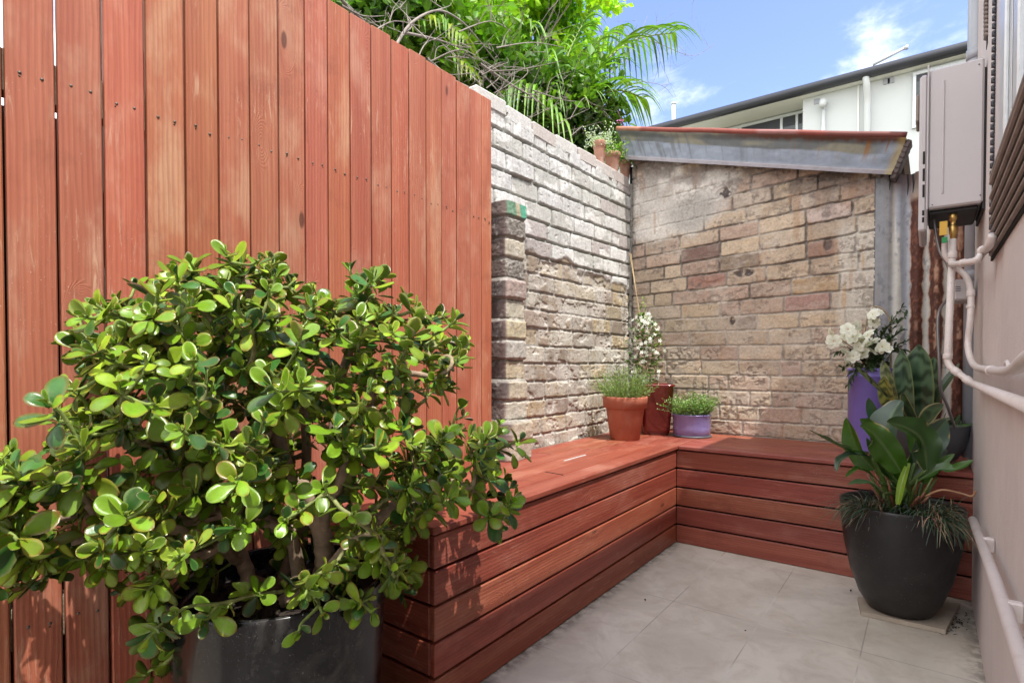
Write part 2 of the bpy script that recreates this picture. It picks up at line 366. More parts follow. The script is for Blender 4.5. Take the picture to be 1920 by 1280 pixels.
# numpy value noise
_rs = np.random.RandomState(7); _T = _rs.rand(256, 256)
def vn(x, y, seed=0):
    x = x+seed*17.31; y = y+seed*9.77
    xi = np.floor(x).astype(int); yi = np.floor(y).astype(int); fx = x-xi; fy = y-yi
    fx = fx*fx*(3-2*fx); fy = fy*fy*(3-2*fy)
    g = lambda a, b: _T[(a+seed*31) & 255, (b+seed*57) & 255]
    return (g(xi, yi)*(1-fx)+g(xi+1, yi)*fx)*(1-fy)+(g(xi, yi+1)*(1-fx)+g(xi+1, yi+1)*fx)*fy
def fbm(x, y, seed=0, o=4, gain=.55):
    r = 0; a = 1; tot = 0
    for i in range(o): r = r+a*vn(x*2**i, y*2**i, seed+i); tot += a; a *= gain
    return r/tot
def sst(a, b, x): t = np.clip((x-a)/(b-a), 0, 1); return t*t*(3-2*t)
def grid_mesh(name, U, V, P, Col, m, parent=None, skip=None):
    """P (nv, nu, 3) world points, Col (nv, nu, 3)"""
    nv, nu = P.shape[:2]; me = bpy.data.meshes.new(name)
    idx = np.arange(nv*nu).reshape(nv, nu)
    q = np.stack([idx[:-1, :-1], idx[:-1, 1:], idx[1:, 1:], idx[1:, :-1]], -1).reshape(-1, 4)
    if skip is not None: q = q[~skip[:-1, :-1].ravel()]
    me.vertices.add(nv*nu); me.vertices.foreach_set('co', P.astype('f').ravel())
    me.loops.add(q.size); me.loops.foreach_set('vertex_index', q.astype('i').ravel())
    me.polygons.add(len(q)); me.polygons.foreach_set('loop_start', np.arange(0, q.size, 4, dtype='i')); me.polygons.foreach_set('loop_total', np.full(len(q), 4, 'i'))
    me.update(calc_edges=True); me.polygons.foreach_set('use_smooth', np.ones(len(q), bool))
    a = me.attributes.new('Col', 'FLOAT_COLOR', 'POINT'); a.data.foreach_set('color', np.concatenate([Col, np.ones((nv, nu, 1))], -1).astype('f').ravel())
    me.materials.append(m); o = bpy.data.objects.new(name, me); C.objects.link(o)
    if parent is not None: o.parent = parent; o.location = -wloc(parent)
    return o
def brick_field(u, z, ch, seed, sl=.232, jt=.011, warp=.004, zoff=0, edge=.008, header=.2):
    """u, z arrays (metres). returns mask (0 joint .. 1 face), brick id, local coords"""
    rs = np.random.RandomState(seed)
    uw = u+warp*(fbm(u*14, z*14, seed+3)-.5)*2; zw = z+warp*(fbm(u*16, z*16, seed+5)-.5)*2+.5*warp*(vn(u*3, z*3, seed+9)-.5)*2
    row = np.floor((zw-zoff)/ch).astype(int); zl = (zw-zoff)-row*ch
    rid = np.zeros(u.shape, int); du = np.zeros(u.shape); bw = np.zeros(u.shape)
    for r in range(row.min(), row.max()+1):
        x = u.min()-.3-rs.rand()*.23; e = [x]
        while x < u.max()+.4:
            x += (sl*.5 if rs.rand() < header else sl)*(1+rs.uniform(-.06, .06)); e.append(x)
        e = np.array(e); msk = row == r; k = np.searchsorted(e, uw[msk])-1; k = np.clip(k, 0, len(e)-2)
        rid[msk] = (r*97+k+4000); du[msk] = np.minimum(uw[msk]-e[k], e[k+1]-uw[msk]); bw[msk] = (uw[msk]-e[k])/(e[k+1]-e[k])
    dz = np.minimum(zl, ch-zl)
    a = np.clip(du-jt/2, -1, None); b_ = np.clip(dz-jt/2, -1, None); rad = .010
    d = np.where((a < rad) & (b_ < rad), rad-np.hypot(np.maximum(rad-a, 0), np.maximum(rad-b_, 0)), np.minimum(a, b_))
    d = d+.005*(fbm(u*70, z*70, seed+1, 3)-.5)
    return sst(-.001, edge, d), rid, bw, zl/ch, row
# ================================================================ SETTING
XW, XF, XB, YB, YW, XP, ZB = -1.587, -1.52, -1.045, 2.82, 3.42, .147, .508
FJX, FJY = .48, -2.12
random.seed(11)
mb = MB(); mb.add([(-60, -40, -.05), (60, -40, -.05), (60, 90, -.05), (-60, 90, -.05)], [(0, 1, 2, 3)])
g = mb.build('ground', mat('ground_earth', (.16, .15, .10), .95, .3, 1.5, .3, 20)); tagit(g, kind='structure')
mb = MB(); mb.bx(-1.62, XP+.05, -4, YW+.02, -.04, 0, .001)
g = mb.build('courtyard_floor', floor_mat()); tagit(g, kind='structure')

def col_mix(a, b, f): return a*(1-f[..., None])+np.array(b)*f[..., None]
def palette(rid, pal, seed, jit=.1):
    pal = np.array(pal); rs = np.random.RandomState(seed); k = rs.randint(0, len(pal), 12000); j = 1+jit*(rs.rand(12000, 1)-.5)*2
    return (pal[k]*j)[rid % 12000]
# ---------------------------------------------------------------- left brick wall
wall = thing('brick_wall', (XW-.11, 2.7, 0), 'tall weathered brick garden wall, whitewashed grey above, buff below, beyond the red fence', 'wall')
def left_wall():
    y = np.arange(1.84, 3.402, .0032); z = np.arange(.40, 2.110, .0032); U, Z = np.meshgrid(y, z)
    up = sst(-.02, .02, Z-(1.50+.03*(fbm(U*6, Z*6, 40)-.5)*4-.06*(U-2.2)))
    m, rid, bw, zf, row = brick_field(U, Z-.02*(U-2.6)*up, .0905, 5, jt=.009, zoff=.30, warp=.0045, edge=.0045, header=.14)
    rs = np.random.RandomState(3); pr = rs.rand(12000); missing = (pr < .03)[rid % 12000]*1.
    hh = rs.rand(12000)[rid % 12000]; tl = (rs.rand(12000)-.5)[rid % 12000]
    n1 = fbm(U*25, Z*25, 12, 5); n2 = fbm(U*90, Z*90, 22, 4); n3 = fbm(U*5, Z*5, 32, 4); n4 = fbm(U*11, Z*2.2, 52, 4)
    # lower courses: mortar almost flush, upper courses: bricks stand well proud
    smear = sst(.50, .60, fbm(U*9, Z*13, 61, 4))*.85
    mm = m*(1-.75*smear*(1-up)); mu = m
    h = (mm*(.007+.003*hh)*(1-up) + mu*(.014+.006*hh+.006*tl*(zf-.5))*up - missing*m*.008)
    h += .0028*(n1-.5)+.0018*(n2-.5)
    pit = sst(.70, .78, fbm(U*60, Z*60, 71, 3)); h -= pit*.0025
    c = palette(rid, [(.36, .30, .215), (.41, .35, .26), (.32, .26, .20), (.42, .37, .29), (.26, .21, .165), (.40, .32, .205), (.46, .42, .35), (.33, .27, .225)], 8, .10)
    c = c*(.80+.4*n1)[..., None]
    mort = np.ones(c.shape)*np.array([.36, .345, .315])*(.75+.5*n2)[..., None]
    salt = sst(.46, .62, n3*.5+fbm(U*18, Z*30, 90, 4)*.5+.04*sst(.9, .55, Z))
    c = col_mix(c, (.58, .565, .52), salt*.5); c = c*m[..., None]+mort*(1-m[..., None])
    c = col_mix(c, (.60, .585, .55), smear*(1-up)*.45)
    cu = palette(rid, [(.48, .485, .46), (.55, .55, .53), (.42, .40, .38), (.47, .47, .44), (.42, .385, .37), (.58, .58, .57)], 9, .08)*(.86+.28*n1)[..., None]
    wht = sst(.56, .66, fbm(U*7, Z*12, 44, 4)); cu = col_mix(cu, (.76, .76, .74), wht*.7*m)
    cu = cu*(m[..., None])+np.array([.37, .385, .355])*(.8+.4*n2)[..., None]*(1-m[..., None])
    strk = sst(.55, .72, fbm(U*55, Z*1.6, 33, 3))*sst(1.4, 2.1, Z); cu = col_mix(cu, (.33, .31, .28), strk*.35)
    c = c*(1-up[..., None])+cu*up[..., None]
    c = col_mix(c, (.20, .17, .14), sst(.62, .76, fbm(U*30, Z*30, 15, 4))*.55*(1-up))
    c = col_mix(c, (.22, .18, .14), sst(1.42, 1.5, Z)*(1-up)*sst(.4, .6, n3)*.7)      # broken darker band just under the whitewash
    c = c*1.0
    P = np.stack([XW-.010+h, U, Z], -1); grid_mesh('wall_face', U, Z, P, np.clip(c, 0, 1), M['brick'], wall)
left_wall()
mb = MB(); mb.bx(XW-.24, XW-.018, 1.84, 3.46, .02, 2.115, .004); mb.build('wall_core', M['core'], wall)
mb = MB(); rs = random.Random(5); y = 1.84
while y < 3.38:                                    # loose laid top course
    L = rs.uniform(.21, .24); zt = 2.130-.02*(y-2.6)*0+rs.uniform(-.006, .007)
    c0 = rs.choice([(.52, .51, .48), (.47, .43, .40), (.55, .54, .52), (.43, .38, .355)])
    e = min(y+L-.012, 3.40)
    mb.box((XW-.052+rs.uniform(-.004, .006), (y+e)/2, zt-.020), (.060, (e-y)/2, .0395), .010, Matrix.Rotation(rs.uniform(-.02, .02), 3, 'X') @ Matrix.Rotation(rs.uniform(-.03, .03), 3, 'Z'), 1, c0)
    y += L
mb.build('coping_course', M['brick'], wall)
mb = MB(); rs = random.Random(8)
for k in range(46):
    z = .52+k*.035; mb.box((XW+.006+rs.uniform(-.004, .004), 3.408+rs.uniform(-.004, .003), z), (.012, .010, .021), .006, Matrix.Rotation(rs.uniform(-.2, .2), 3, 'X'), 2, (.24, .23, .20))
mb.build('corner_mortar', M['brick'], wall)
# ---------------------------------------------------------------- pier
pier = thing('brick_pier', (-1.54, 1.99, 0), 'narrow stub pier of dark and buff bricks with a green painted top brick', 'pier')
def pier_mesh():
    s = np.arange(0, .30, .004); z = np.arange(.50, 1.655, .004); S, Z = np.meshgrid(s, z)
    a = .12; XF_, YF_ = -1.487, 1.935; r = .012
    ch = .0905; row = np.floor((Z-.50-.006*vn(S*9, Z*9, 3))/ch).astype(int); zl = (Z-.50)-row*ch+.006*(fbm(S*30, Z*30, 4)-.5)
    rs = np.random.RandomState(12); off = rs.uniform(-.007, .007, 40)[row]; sh = rs.uniform(-.012, .012, 40)[row]
    foot = (row < 2)*.028+(row < 4)*.012
    dz = np.minimum(zl, ch-zl); m = sst(.002, .011, dz+.005*(fbm(S*60, Z*60, 6)-.5))
    n1 = fbm(S*30, Z*30, 14, 5); n2 = fbm(S*110, Z*110, 24, 4)
    side = sst(-.004, .004, S-(a+sh*.5))
    rough = np.array([0, 0, 0, 0, 0, 0, 0, 0, 0, 1., 0, 1, 0, 0])[np.clip(row, 0, 13)]
    h = m*.008+off+foot+.004*(n1-.5)+.004*(n2-.5)*(1+1.6*rough*side)
    ang = np.clip((S-(a-r))/(2*r), 0, 1)*math.pi/2
    nx, ny = np.sin(ang), -np.cos(ang)
    bx = np.where(S < a, XF_-r-(a-S-0)*1.0, XF_-r); bx = np.where(S < a-r, XF_-r-(a-r-S), XF_-r)
    by = np.where(S > a+r, YF_+r+(S-a-r), YF_+r)
    X = bx+nx*(r+h); Y = by+ny*(r+h)
    back = S > a+.135; X = np.where(back, np.maximum(XW-.02, X-(S-a-.135)*8), X); Y = np.where(back, by[0, np.searchsorted(s, a+.135)]+0*Y+(S-a-.135)*.1, Y)
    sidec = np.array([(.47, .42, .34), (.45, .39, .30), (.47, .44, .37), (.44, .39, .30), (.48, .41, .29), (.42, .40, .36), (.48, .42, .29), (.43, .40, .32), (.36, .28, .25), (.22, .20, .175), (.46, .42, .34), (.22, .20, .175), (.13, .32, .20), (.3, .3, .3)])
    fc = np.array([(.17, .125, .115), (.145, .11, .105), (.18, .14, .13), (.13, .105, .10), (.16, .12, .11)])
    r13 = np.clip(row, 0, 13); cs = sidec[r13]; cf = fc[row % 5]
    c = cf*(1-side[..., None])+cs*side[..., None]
    grn = (r13 == 12)*side; st = sst(-.004, .004, (S-a-.055)+.25*(zl-.04)); st2 = sst(-.004, .004, (S-a-.085)+.25*(zl-.04))
    c = np.where(grn[..., None] > .5, np.array([.16, .30, .20])*(1-st[..., None])+np.array([.46, .40, .28])*(st*(1-st2))[..., None]+np.array([.10, .36, .24])*(st*st2)[..., None], c)
    c = c*(.65+.7*n1)[..., None]; c = col_mix(c, (.33, .31, .28), (1-m)*.8)
    c = col_mix(c, (.55, .53, .5), sst(.62, .74, fbm(S*40, Z*40, 19, 4))*.45)
    P = np.stack([X, Y, Z], -1); grid_mesh('pier_face', S, Z, P, np.clip(c, 0, 1), M['brick'], pier)
pier_mesh()
mb = MB(); mb.bx(XW, -1.500, 1.945, 2.062, .0, 1.645, .004); mb.build('pier_core', M['brick'], pier) if False else None
mb = MB(); mb.bx(XW-.01, -1.492, 1.948, 2.060, .47, 1.650, .006, 2, (.24, .2, .18)); mb.build('pier_core', M['brick'], pier)
# ---------------------------------------------------------------- shed at the back
shed = thing('brick_shed', (-.9, YW+1.2, 0), 'old beige brick shed with rusty grey metal roof edge at the courtyard end', 'shed')
FT0, FT1 = pY(1158, 246, 3.29), pY(1700, 260, 3.29); FB0, FB1 = pY(1180, 300, 3.335), pY(1671, 329, 3.335)
def shed_top(X): return FB0.z+(FB1.z-FB0.z)*(X-FB0.x)/(FB1.x-FB0.x)
def px2(px, py): p = pY(px, py, YW); return p.x, p.z
def back_wall():
    x = np.arange(-1.572, -.222, .0032); z = np.arange(.42, 2.36, .0032); U, Z = np.meshgrid(x, z)
    zz = Z-.075*(U+1.0)*sst(1.0, 1.8, Z)
    m, rid, bw, zf, row = brick_field(U, zz, .0885, 21, jt=.0075, zoff=.508-.0885*3, warp=.004, edge=.004, header=.12)
    rs = np.random.RandomState(4); hh = rs.rand(12000)[rid % 12000]
    n1 = fbm(U*22, Z*22, 112, 5); n2 = fbm(U*95, Z*95, 122, 4); n3 = fbm(U*5, Z*5, 132, 4); n5 = fbm(U*9, Z*34, 152, 4)
    up = sst(1.1, 1.5, Z)
    deep = .55*sst(.45, .56, fbm(U*4, Z*6, 162, 3)+.10*sst(-1.1, -.5, U))*sst(1.15, 1.4, Z)      # places where the mortar has washed out
    smear = sst(.50, .60, fbm(U*10, Z*14, 161, 4))*(1-deep)*.8
    h = m*(.0035+.003*hh+.010*deep)*(1-.4*smear)+.0028*(n1-.5)+.0018*(n2-.5)
    c = palette(rid, [(.40, .315, .225), (.43, .345, .25), (.37, .285, .205), (.45, .37, .275), (.38, .28, .21), (.43, .34, .235), (.40, .33, .26), (.36, .26, .20)], 18, .09)*(.82+.36*n1)[..., None]
    # single odd bricks, where the photograph has them
    def at(px, py): xx, zv = px2(px, py); i = int(np.clip((zv-.42)/.0032, 0, len(z)-1)); j = int(np.clip((xx+1.572)/.0032, 0, len(x)-1)); return rid[i, j]
    for px, py, cc in ((1335, 459, (.15, .085, .065)), (1323, 515, (.30, .165, .125)), (1490, 563, (.33, .20, .165)), (1375, 480, (.23, .17, .115)), (1605, 455, (.26, .155, .11)), (1500, 535, (.33, .225, .12)), (1330, 600, (.37, .30, .22)), (1480, 690, (.37, .26, .20)), (1390, 600, (.24, .19, .15)), (1500, 735, (.34, .25, .2)), (1240, 470, (.33, .25, .18)), (1545, 400, (.45, .36, .32)), (1450, 760, (.34, .26, .2))):
        k = rid == at(px, py); c[k] = (np.array(cc)*(.75+.5*n1)[..., None])[k]
    bl = sst(.55, .7, fbm(U*45, Z*45, 170, 4))*sst(.50, .60, fbm(U*6, Z*8, 171, 3)); c = col_mix(c, (.12, .09, .075), bl*.7)
    mort = np.ones(c.shape)*np.array([.35, .32, .275])*(.75+.5*n2)[..., None]
    mort = col_mix(mort, (.07, .055, .05), deep*.85)
    c = c*m[..., None]+mort*(1-m[..., None])
    c = col_mix(c, (.50, .455, .39), sst(.50, .66, n5)*.28*(1-deep)); c = col_mix(c, (.47, .43, .38), smear*.25)
    # smooth cement render patch, grey stain in it
    def blob(px, py, rx, rz, seed, soft=.25):
        xx, zv = px2(px, py); q = np.hypot((U-xx)/rx, (Z-zv)/rz)+.9*(fbm(U*9, Z*9, seed, 4)-.5); return sst(1+soft, 1-soft, q)
    pa = np.maximum.reduce([blob(1235, 355, .20, .22, 201), blob(1300, 375, .20, .19, 203), blob(1225, 425, .15, .10, 204), blob(1345, 345, .16, .10, 205)])
    gr = blob(1300, 400, .15, .10, 207, .5); gr2 = blob(1230, 385, .13, .12, 208, .6)
    pc = np.ones(c.shape)*np.array([.60, .58, .54])*(.80+.4*n3)[..., None]*(.9+.2*n2)[..., None]
    pc = col_mix(pc, (.27, .265, .25), gr*.75); pc = col_mix(pc, (.38, .36, .33), gr2*.5)
    c = c*(1-.92*pa[..., None])+pc*(.92*pa[..., None]); h = h*(1-.85*pa)+.009*pa+.003*(n3-.5)*pa
    # pale limewashed margin with ochre runs down the right edge
    e = sst(-.41, -.37, U+.03*(fbm(U*8, Z*8, 211)-.5)*2)*sst(.95, 1.1, Z)*sst(1.75, 1.6, Z)
    c = col_mix(c, (.52, .50, .44), e*.8); c = col_mix(c, (.42, .25, .10), e*sst(.55, .70, fbm(U*28, Z*4, 213, 3))*.6); h = h*(1-.5*e)+.005*e
    run = sst(.60, .74, fbm(U*30, Z*5, 215, 3))*sst(.5, .6, n3); c = col_mix(c, (.34, .19, .09), run*.45)
    # grime under the roof edge and round the burnt bricks
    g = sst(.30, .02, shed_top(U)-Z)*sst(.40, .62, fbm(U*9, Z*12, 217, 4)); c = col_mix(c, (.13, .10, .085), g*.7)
    b2 = np.maximum(blob(1360, 362, .045, .035, 221), blob(1397, 512, .05, .02, 222)); b2 = np.maximum(b2, blob(1540, 333, .16, .035, 223)*.7); b2 = np.maximum(b2, blob(1373, 602, .015, .025, 224)); b2 = np.maximum(b2, blob(1553, 460, .02, .03, 225)*.8)
    c = col_mix(c, (.055, .04, .035), b2*sst(.35, .5, fbm(U*40, Z*40, 226, 3))); h -= b2*.012
    cr_ = sst(.53, .56, fbm(U*60, Z*60, 233, 3))*sst(.54, .60, fbm(U*7, Z*9, 234, 3))*(1-.8*np.clip(np.exp(-((U+1.38)/.22)**2-((Z-1.72)/.26)**2)*1.6, 0, 1)); c = col_mix(c, (.17, .135, .105), cr_*.5); h -= cr_*.0025
    crk = (1-m)*sst(.47, .53, fbm(U*16, Z*16, 235, 3))*(.35+.65*sst(1.2, 1.5, Z)); c = col_mix(c, (.075, .06, .05), crk*.5*(1-pa)); h -= crk*.004
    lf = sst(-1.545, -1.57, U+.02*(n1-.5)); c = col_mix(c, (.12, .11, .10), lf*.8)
    c = ((c-.34)*.9+.34)*np.array([1.31, 1.28, 1.25])
    P = np.stack([U, YW-h, Z], -1); grid_mesh('wall', U, Z, P, np.clip(c, 0, 1), M['brick'], shed, skip=(Z > shed_top(U)+.05))
back_wall()
mb = MB(); mb.bx(-1.60, -.222, YW+.012, YW+2.4, .0, 1.55, .004)
mb.add([(-1.6, YW+.012, 1.5), (-.222, YW+.012, 1.5), (-.222, YW+.012, shed_top(-.222)-.02), (-1.6, YW+.012, shed_top(-1.6)-.02), (-1.6, YW+2.4, 1.5), (-.222, YW+2.4, 1.5), (-.222, YW+2.4, shed_top(-.222)-.02), (-1.6, YW+2.4, shed_top(-1.6)-.02)],
       [(0, 1, 2, 3), (5, 4, 7, 6), (1, 5, 6, 2), (4, 0, 3, 7), (3, 2, 6, 7)])
mb.build('wall_core', M['dark'], shed)
# roof edge: folded zinc fascia with a rusty rolled top
def fascia():
    nu, nv = 260, 34; a = np.linspace(0, 1, nu); b = np.linspace(0, 1, nv); A, B = np.meshgrid(a, b)
    T0, T1, B0, B1 = map(lambda p: np.array(p), (FT0, FT1, FB0, FB1))
    top = T0+(T1-T0)*A[..., None]; bot = B0+(B1-B0)*A[..., None]; P = bot+(top-bot)*B[..., None]
    L = (T1-T0)[0]; U = A*L; n = fbm(U*6, B*1.5, 301, 4)
    P[..., 1] -= .012*(n-.5)+.006*np.sin(A*8+B*2)*0+.004*(fbm(U*30, B*4, 303)-.5)
    P[..., 1] += .05*sst(.80, 1, B)*-.35
    lip = sst(.16, .13, B); P[..., 1] -= lip*.012                          # turned out bottom lip
    c = np.ones(P.shape)*np.array([.27, .31, .37])*(.78+.4*fbm(U*14, B*5, 305, 4))[..., None]
    line = .62+.12*(fbm(U*2.5, U*0, 307, 3)-.5)*2+.10*sst(.25, .0, A)-.06*sst(.5, .7, A)
    d = sst(-.01, .02, B-line)*sst(.985, .9, A); c = col_mix(c, (.10, .105, .095), d*.85); c = col_mix(c, (.30, .28, .19), d*sst(.5, .65, fbm(U*5, B*3, 309, 3))*.6)
    c = col_mix(c, (.13, .14, .15), sst(.55, .75, fbm(U*75, B*.8, 311, 3))*sst(.8, .3, A)*.6)
    c = col_mix(c, (.40, .36, .38), lip*.7); c = col_mix(c, (.18, .14, .13), sst(.18, .16, B)*sst(.12, .15, B)*.5)
    r = sst(.58, .70, fbm(U*42, B*.7, 313, 3))*sst(.45, 1.0, B+.25*A)*sst(.55, .78, A); r2 = sst(.9, 1, B+.12*fbm(U*30, B, 315))*sst(.35, .6, A)
    c = col_mix(c, (.26, .11, .03), r*.9); c = col_mix(c, (.10, .03, .015), r2*.95)
    c = col_mix(c, (.40, .30, .10), sst(.975, 1, A+.01*n)*.7)
    grid_mesh('fascia', U, B, P, np.clip(c, 0, 1), M['sheet'], shed)
fascia()
mb = MB(); n = 60; pts = [FT0+(FT1-FT0)*(i/n)+Vector((0, -.012, .012+.0012*math.sin(i*.35))) for i in range(n+1)]
cs = []
for i in range(n+1):
    f = i/n; cs.append((.16, .045, .035) if f > .78 else ((.28, .12, .11) if f > .55 and f < .7 else (.22, .05, .035) if f > .1 else (.36, .16, .10)))
mb.tube(pts, .0145, 10, cs); mb.build('edge_roll', M['sheet'], shed)
mb = MB()                                                    # corrugated roof sheets running back from the roll
nr = 60
for i in range(nr+1):
    p = FT0+(FT1-FT0)*(i/nr); dz = .008*math.cos(i*math.pi)
    mb.v += [(p.x, p.y+.01, p.z+dz-.004), (p.x, p.y+2.9, p.z+dz+.12), (p.x, p.y+.01, p.z+dz-.012), (p.x, p.y+2.9, p.z+dz+.112)]
mb.c = [(.22, .09, .06)]*len(mb.v); mb.w = list(mb.v)
for i in range(nr): a = i*4; b = a+4; mb.f += [(a, b, b+1, a+1), (a+3, b+3, b+2, a+2), (a, a+2, b+2, b)]; mb.sm += [False]*3
mb.build('roof', M['sheet'], shed)
mb = MB(); e0, e1 = FT1, FB1                                 # ragged dark end of the roof sheets
for k in range(7):
    f = (k+.5)/7; p = e1+(e0-e1)*f; mb.box((p.x+.008, p.y+.05, p.z-.01), (.012, .05, .018), .004, Matrix.Rotation(.5, 3, 'Y'), 1, (.10, .075, .07))
mb.build('sheet_end_trim', M['sheet'], shed)
mb = MB(); q = [pY(1166, 262, 3.36), pY(1184, 262, 3.34), pY(1178, 303, 3.36), pY(1166, 290, 3.38)]
mb.add([*q, *[p+Vector((0, .02, 0)) for p in q]], [(3, 2, 1, 0), (4, 5, 6, 7), (0, 1, 5, 4), (1, 2, 6, 5), (2, 3, 7, 6), (3, 0, 4, 7)], (.55, .56, .50)); mb.build('flashing_scrap', M['sheet'], shed)
# ---------------------------------------------------------------- corrugated fence
cf = thing('corrugated_fence', (0, YW+.02, 0), 'painted corrugated iron fence panel streaked with rust, between brick shed and pink wall', 'fence')
def corr():
    x = np.arange(-.229, .46, .0035); z = np.arange(.20, pY(1690, 330, YW).z+.02, .0045); U, Z = np.meshgrid(x, z)
    cor = sst(-.17, -.13, U); ph = (U+.049)/.0805*2*math.pi
    h = cor*.011*(np.cos(ph))+(1-cor)*.016
    n1 = fbm(U*30, Z*12, 402, 4); n2 = fbm(U*120, Z*60, 404, 4)
    c = np.ones(U.shape+(3,))*np.array([.55, .54, .50])*(.84+.3*n1)[..., None]
    st = fbm(U*42, Z*1.3, 406, 3); c = col_mix(c, (.30, .33, .40), sst(.50, .62, st)*.75*sst(-.05, -.09, U)); c = col_mix(c, (.50, .40, .27), sst(.52, .66, fbm(U*36+9, Z*.9, 408, 3))*.7)
    flat = 1-cor; c = col_mix(c, (.21, .225, .26), flat*.8); c = col_mix(c, (.05, .045, .045), sst(-.222, -.229, U))
    ed = .006*(fbm(U*0+3, Z*22, 410, 4)-.5)*3
    rust = 0*U
    for x0, w, zt, zb in ((-.050, .0235, 1.77, .2), (.028, .0255, 1.9, .2), (.118, .0235, 1.9, .2), (.20, .018, 1.9, .2)):
        q = np.abs(U-x0)+ed; wv = w*(1+.05*np.sin(Z*34+x0*50))
        rr = sst(wv+.003, wv-.001, q)*sst(zt+.01, zt-.03, Z+.04*(n1-.5)); halo = sst(wv+.012, wv, q)*sst(zt+.03, zt, Z)
        c = col_mix(c, (.42, .24, .14), halo*.55)
        c = col_mix(c, (.075, .022, .012), rr); rust = np.maximum(rust, rr)
        inn = sst(w*.42, w*.18, q)*sst(.50, .62, vn(U*4, Z*13, 412+int(x0*100)))*sst(.45, .55, fbm(U*50, Z*30, 414, 3)+.1); c = col_mix(c, (.44, .26, .17), rr*inn*.85)
    c = col_mix(c, (.23, .075, .04), rust*sst(.5, .7, n2)*.6)
    tp = sst(.16, .0, z.max()-Z+.07*(fbm(U*26, Z*2, 420, 3)-.5)); c = col_mix(c, (.14, .05, .035), tp*.75*cor)
    fl = sst(.60, .68, fbm(U*60, Z*24, 424, 3))*sst(.4, .6, n1); c = col_mix(c, (.15, .16, .18), fl*.6*(1-rust))
    h += .0035*(n2-.5)*(.3+1.5*rust)
    grid_mesh('corrugated_sheet', U, Z, np.stack([U, YW+.006-h, Z], -1), np.clip(c, 0, 1), M['sheet'], cf, skip=Z > z.max()-.022*vn(U*30, U*0, 430))
corr()
mb = MB(); mb.bx(-.222, .46, YW+.03, YW+.05, .0, 1.75, .002, 0, (.2, .2, .2)); mb.build('backing_board', M['dark'], cf)
mb = MB(); rs = random.Random(3)
for px in (1668, 1702, 1712):
    p = pY(px, 327, YW-.03); L = rs.uniform(.06, .14); mb.tube([p, p+Vector((.003, 0, -L*.5)), p+Vector((.0, .004, -L))], [.005, .004, .001], 5, (.03, .02, .02))
mb.build_split('tar_drip', M['black'], cf)
# ---------------------------------------------------------------- pink house wall (right)
house = thing('rendered_house', (1.5, 0, 0), 'pink rendered house side wall running along the right of the courtyard', 'house')
mb = MB(); mb.bx(XP, XP+.25, -5, 2.93, -.02, 2.95, .008); mb.bx(XP+.25, 5, -5, 2.928, -.02, 2.948, .008); mb.bx(.30, 5, 2.93, 4.4, -.02, 3.17, .01)
mb.build('wall', M['render'], house)
mb = MB(); mb.bx(XP-.03, 5.1, -5.1, 2.93, 2.96, 3.0, .01); mb.build('roof', M['gutter'], house)
mb = MB(); mb.bx(XP-.0, XP+.10, 2.932, YW-.03, -.02, 1.05, .006); mb.build('low_return_wall', M['render'], house)
# ================================================================ FENCE
random.seed(21)
fence = thing('paling_fence', (XF-.02, .8, 0), 'tall red stained vertical board fence standing along the left side', 'fence')
gp = [pX(x, 480, XF).y for x in (12, 111, 198, 277, 351, 413, 471, 525, 574, 617, 659, 698, 735, 768, 800, 829, 857, 882, 904, 923)]
pre = [gp[0]-.0905*k for k in range(10, 0, -1)]; gy = pre+gp
zf0, zf1 = pX(640, 10, XF), pX(922, 190, XF)
mb = MB(); sm = MB(); kn = MB()
for i in range(len(gy)-1):
    y0, y1 = gy[i], gy[i+1]; near = i < 14; gap = .0060 if near else .0048
    yc = (y0+y1)/2; h = (y1-y0)/2-gap/2; zt = zf0.z+(zf1.z-zf0.z)*(yc-zf0.y)/(zf1.y-zf0.y)+random.uniform(-.004, .004)
    x = XF-.0095+random.uniform(-.0015, .0015); tilt = random.uniform(-.0012, .0012)-(.004 if near and i >= 9 else 0)*0
    k = random.uniform(.92, 1.07); col = (k*random.uniform(.97, 1.03), k*random.uniform(.94, 1.1), k*random.uniform(.94, 1.1))
    mb.box((x, yc, zt/2+.02), (.0095, h, zt/2-.02), .003, Matrix.Rotation(tilt, 3, 'X') @ Matrix.Rotation(random.uniform(-.012, .012), 3, 'Z'), 2, col)
    for zr in (pX(30, 130, XF).z, .38):
        for fy in (-.45, .45):
            p = Vector((XF, yc+fy*h, zr+random.uniform(-.008, .008)))
            sm.tube([p+Vector((-.004, 0, 0)), p+Vector((.0016, 0, 0))], [.0028, .0024], 10, (1.3, 1.2, 1.1))
            kn.tube([p+Vector((-.003, 0, 0)), p+Vector((.0007, .0, 0))], [.0040, .0034], 9, (.85, .6, .5))
            if random.random() < .6: q = p+Vector((0, random.uniform(-.003, .003), -.007)); kn.tube([q+Vector((-.002, 0, 0)), q+Vector((.0006, 0, 0))], [.0024, .002], 6, (.4, .3, .25))
mb.build('board_panel', M['fence'], fence); sm.build('screw_head', M['screw'], fence); kn.build('screw_stain', M['oldwood'], fence)
mb = MB(); zr = pX(30, 130, XF).z
for z in (zr, .38): mb.bx(XF-.021-.045, XF-.021, gy[0], gy[-1]-.02, z-.045, z+.045, .003, 1, (1.1, 1, .8))
mb.build_split('rail', M['oldwood'], fence)
mb = MB()
for y in (-.5, .93, 1.84): mb.bx(XF-.135, XF-.068, y-.03, y+.03, 0, 1.98, .004, 2, (1.1, 1, .8))
mb.build_split('post', M['oldwood'], fence)
of = thing('old_paling_fence', (XF-.2, .8, 0), 'weathered grey paling fence seen just behind the top of the red fence', 'fence')
mb = MB(); y = -1.0; rs = random.Random(9)
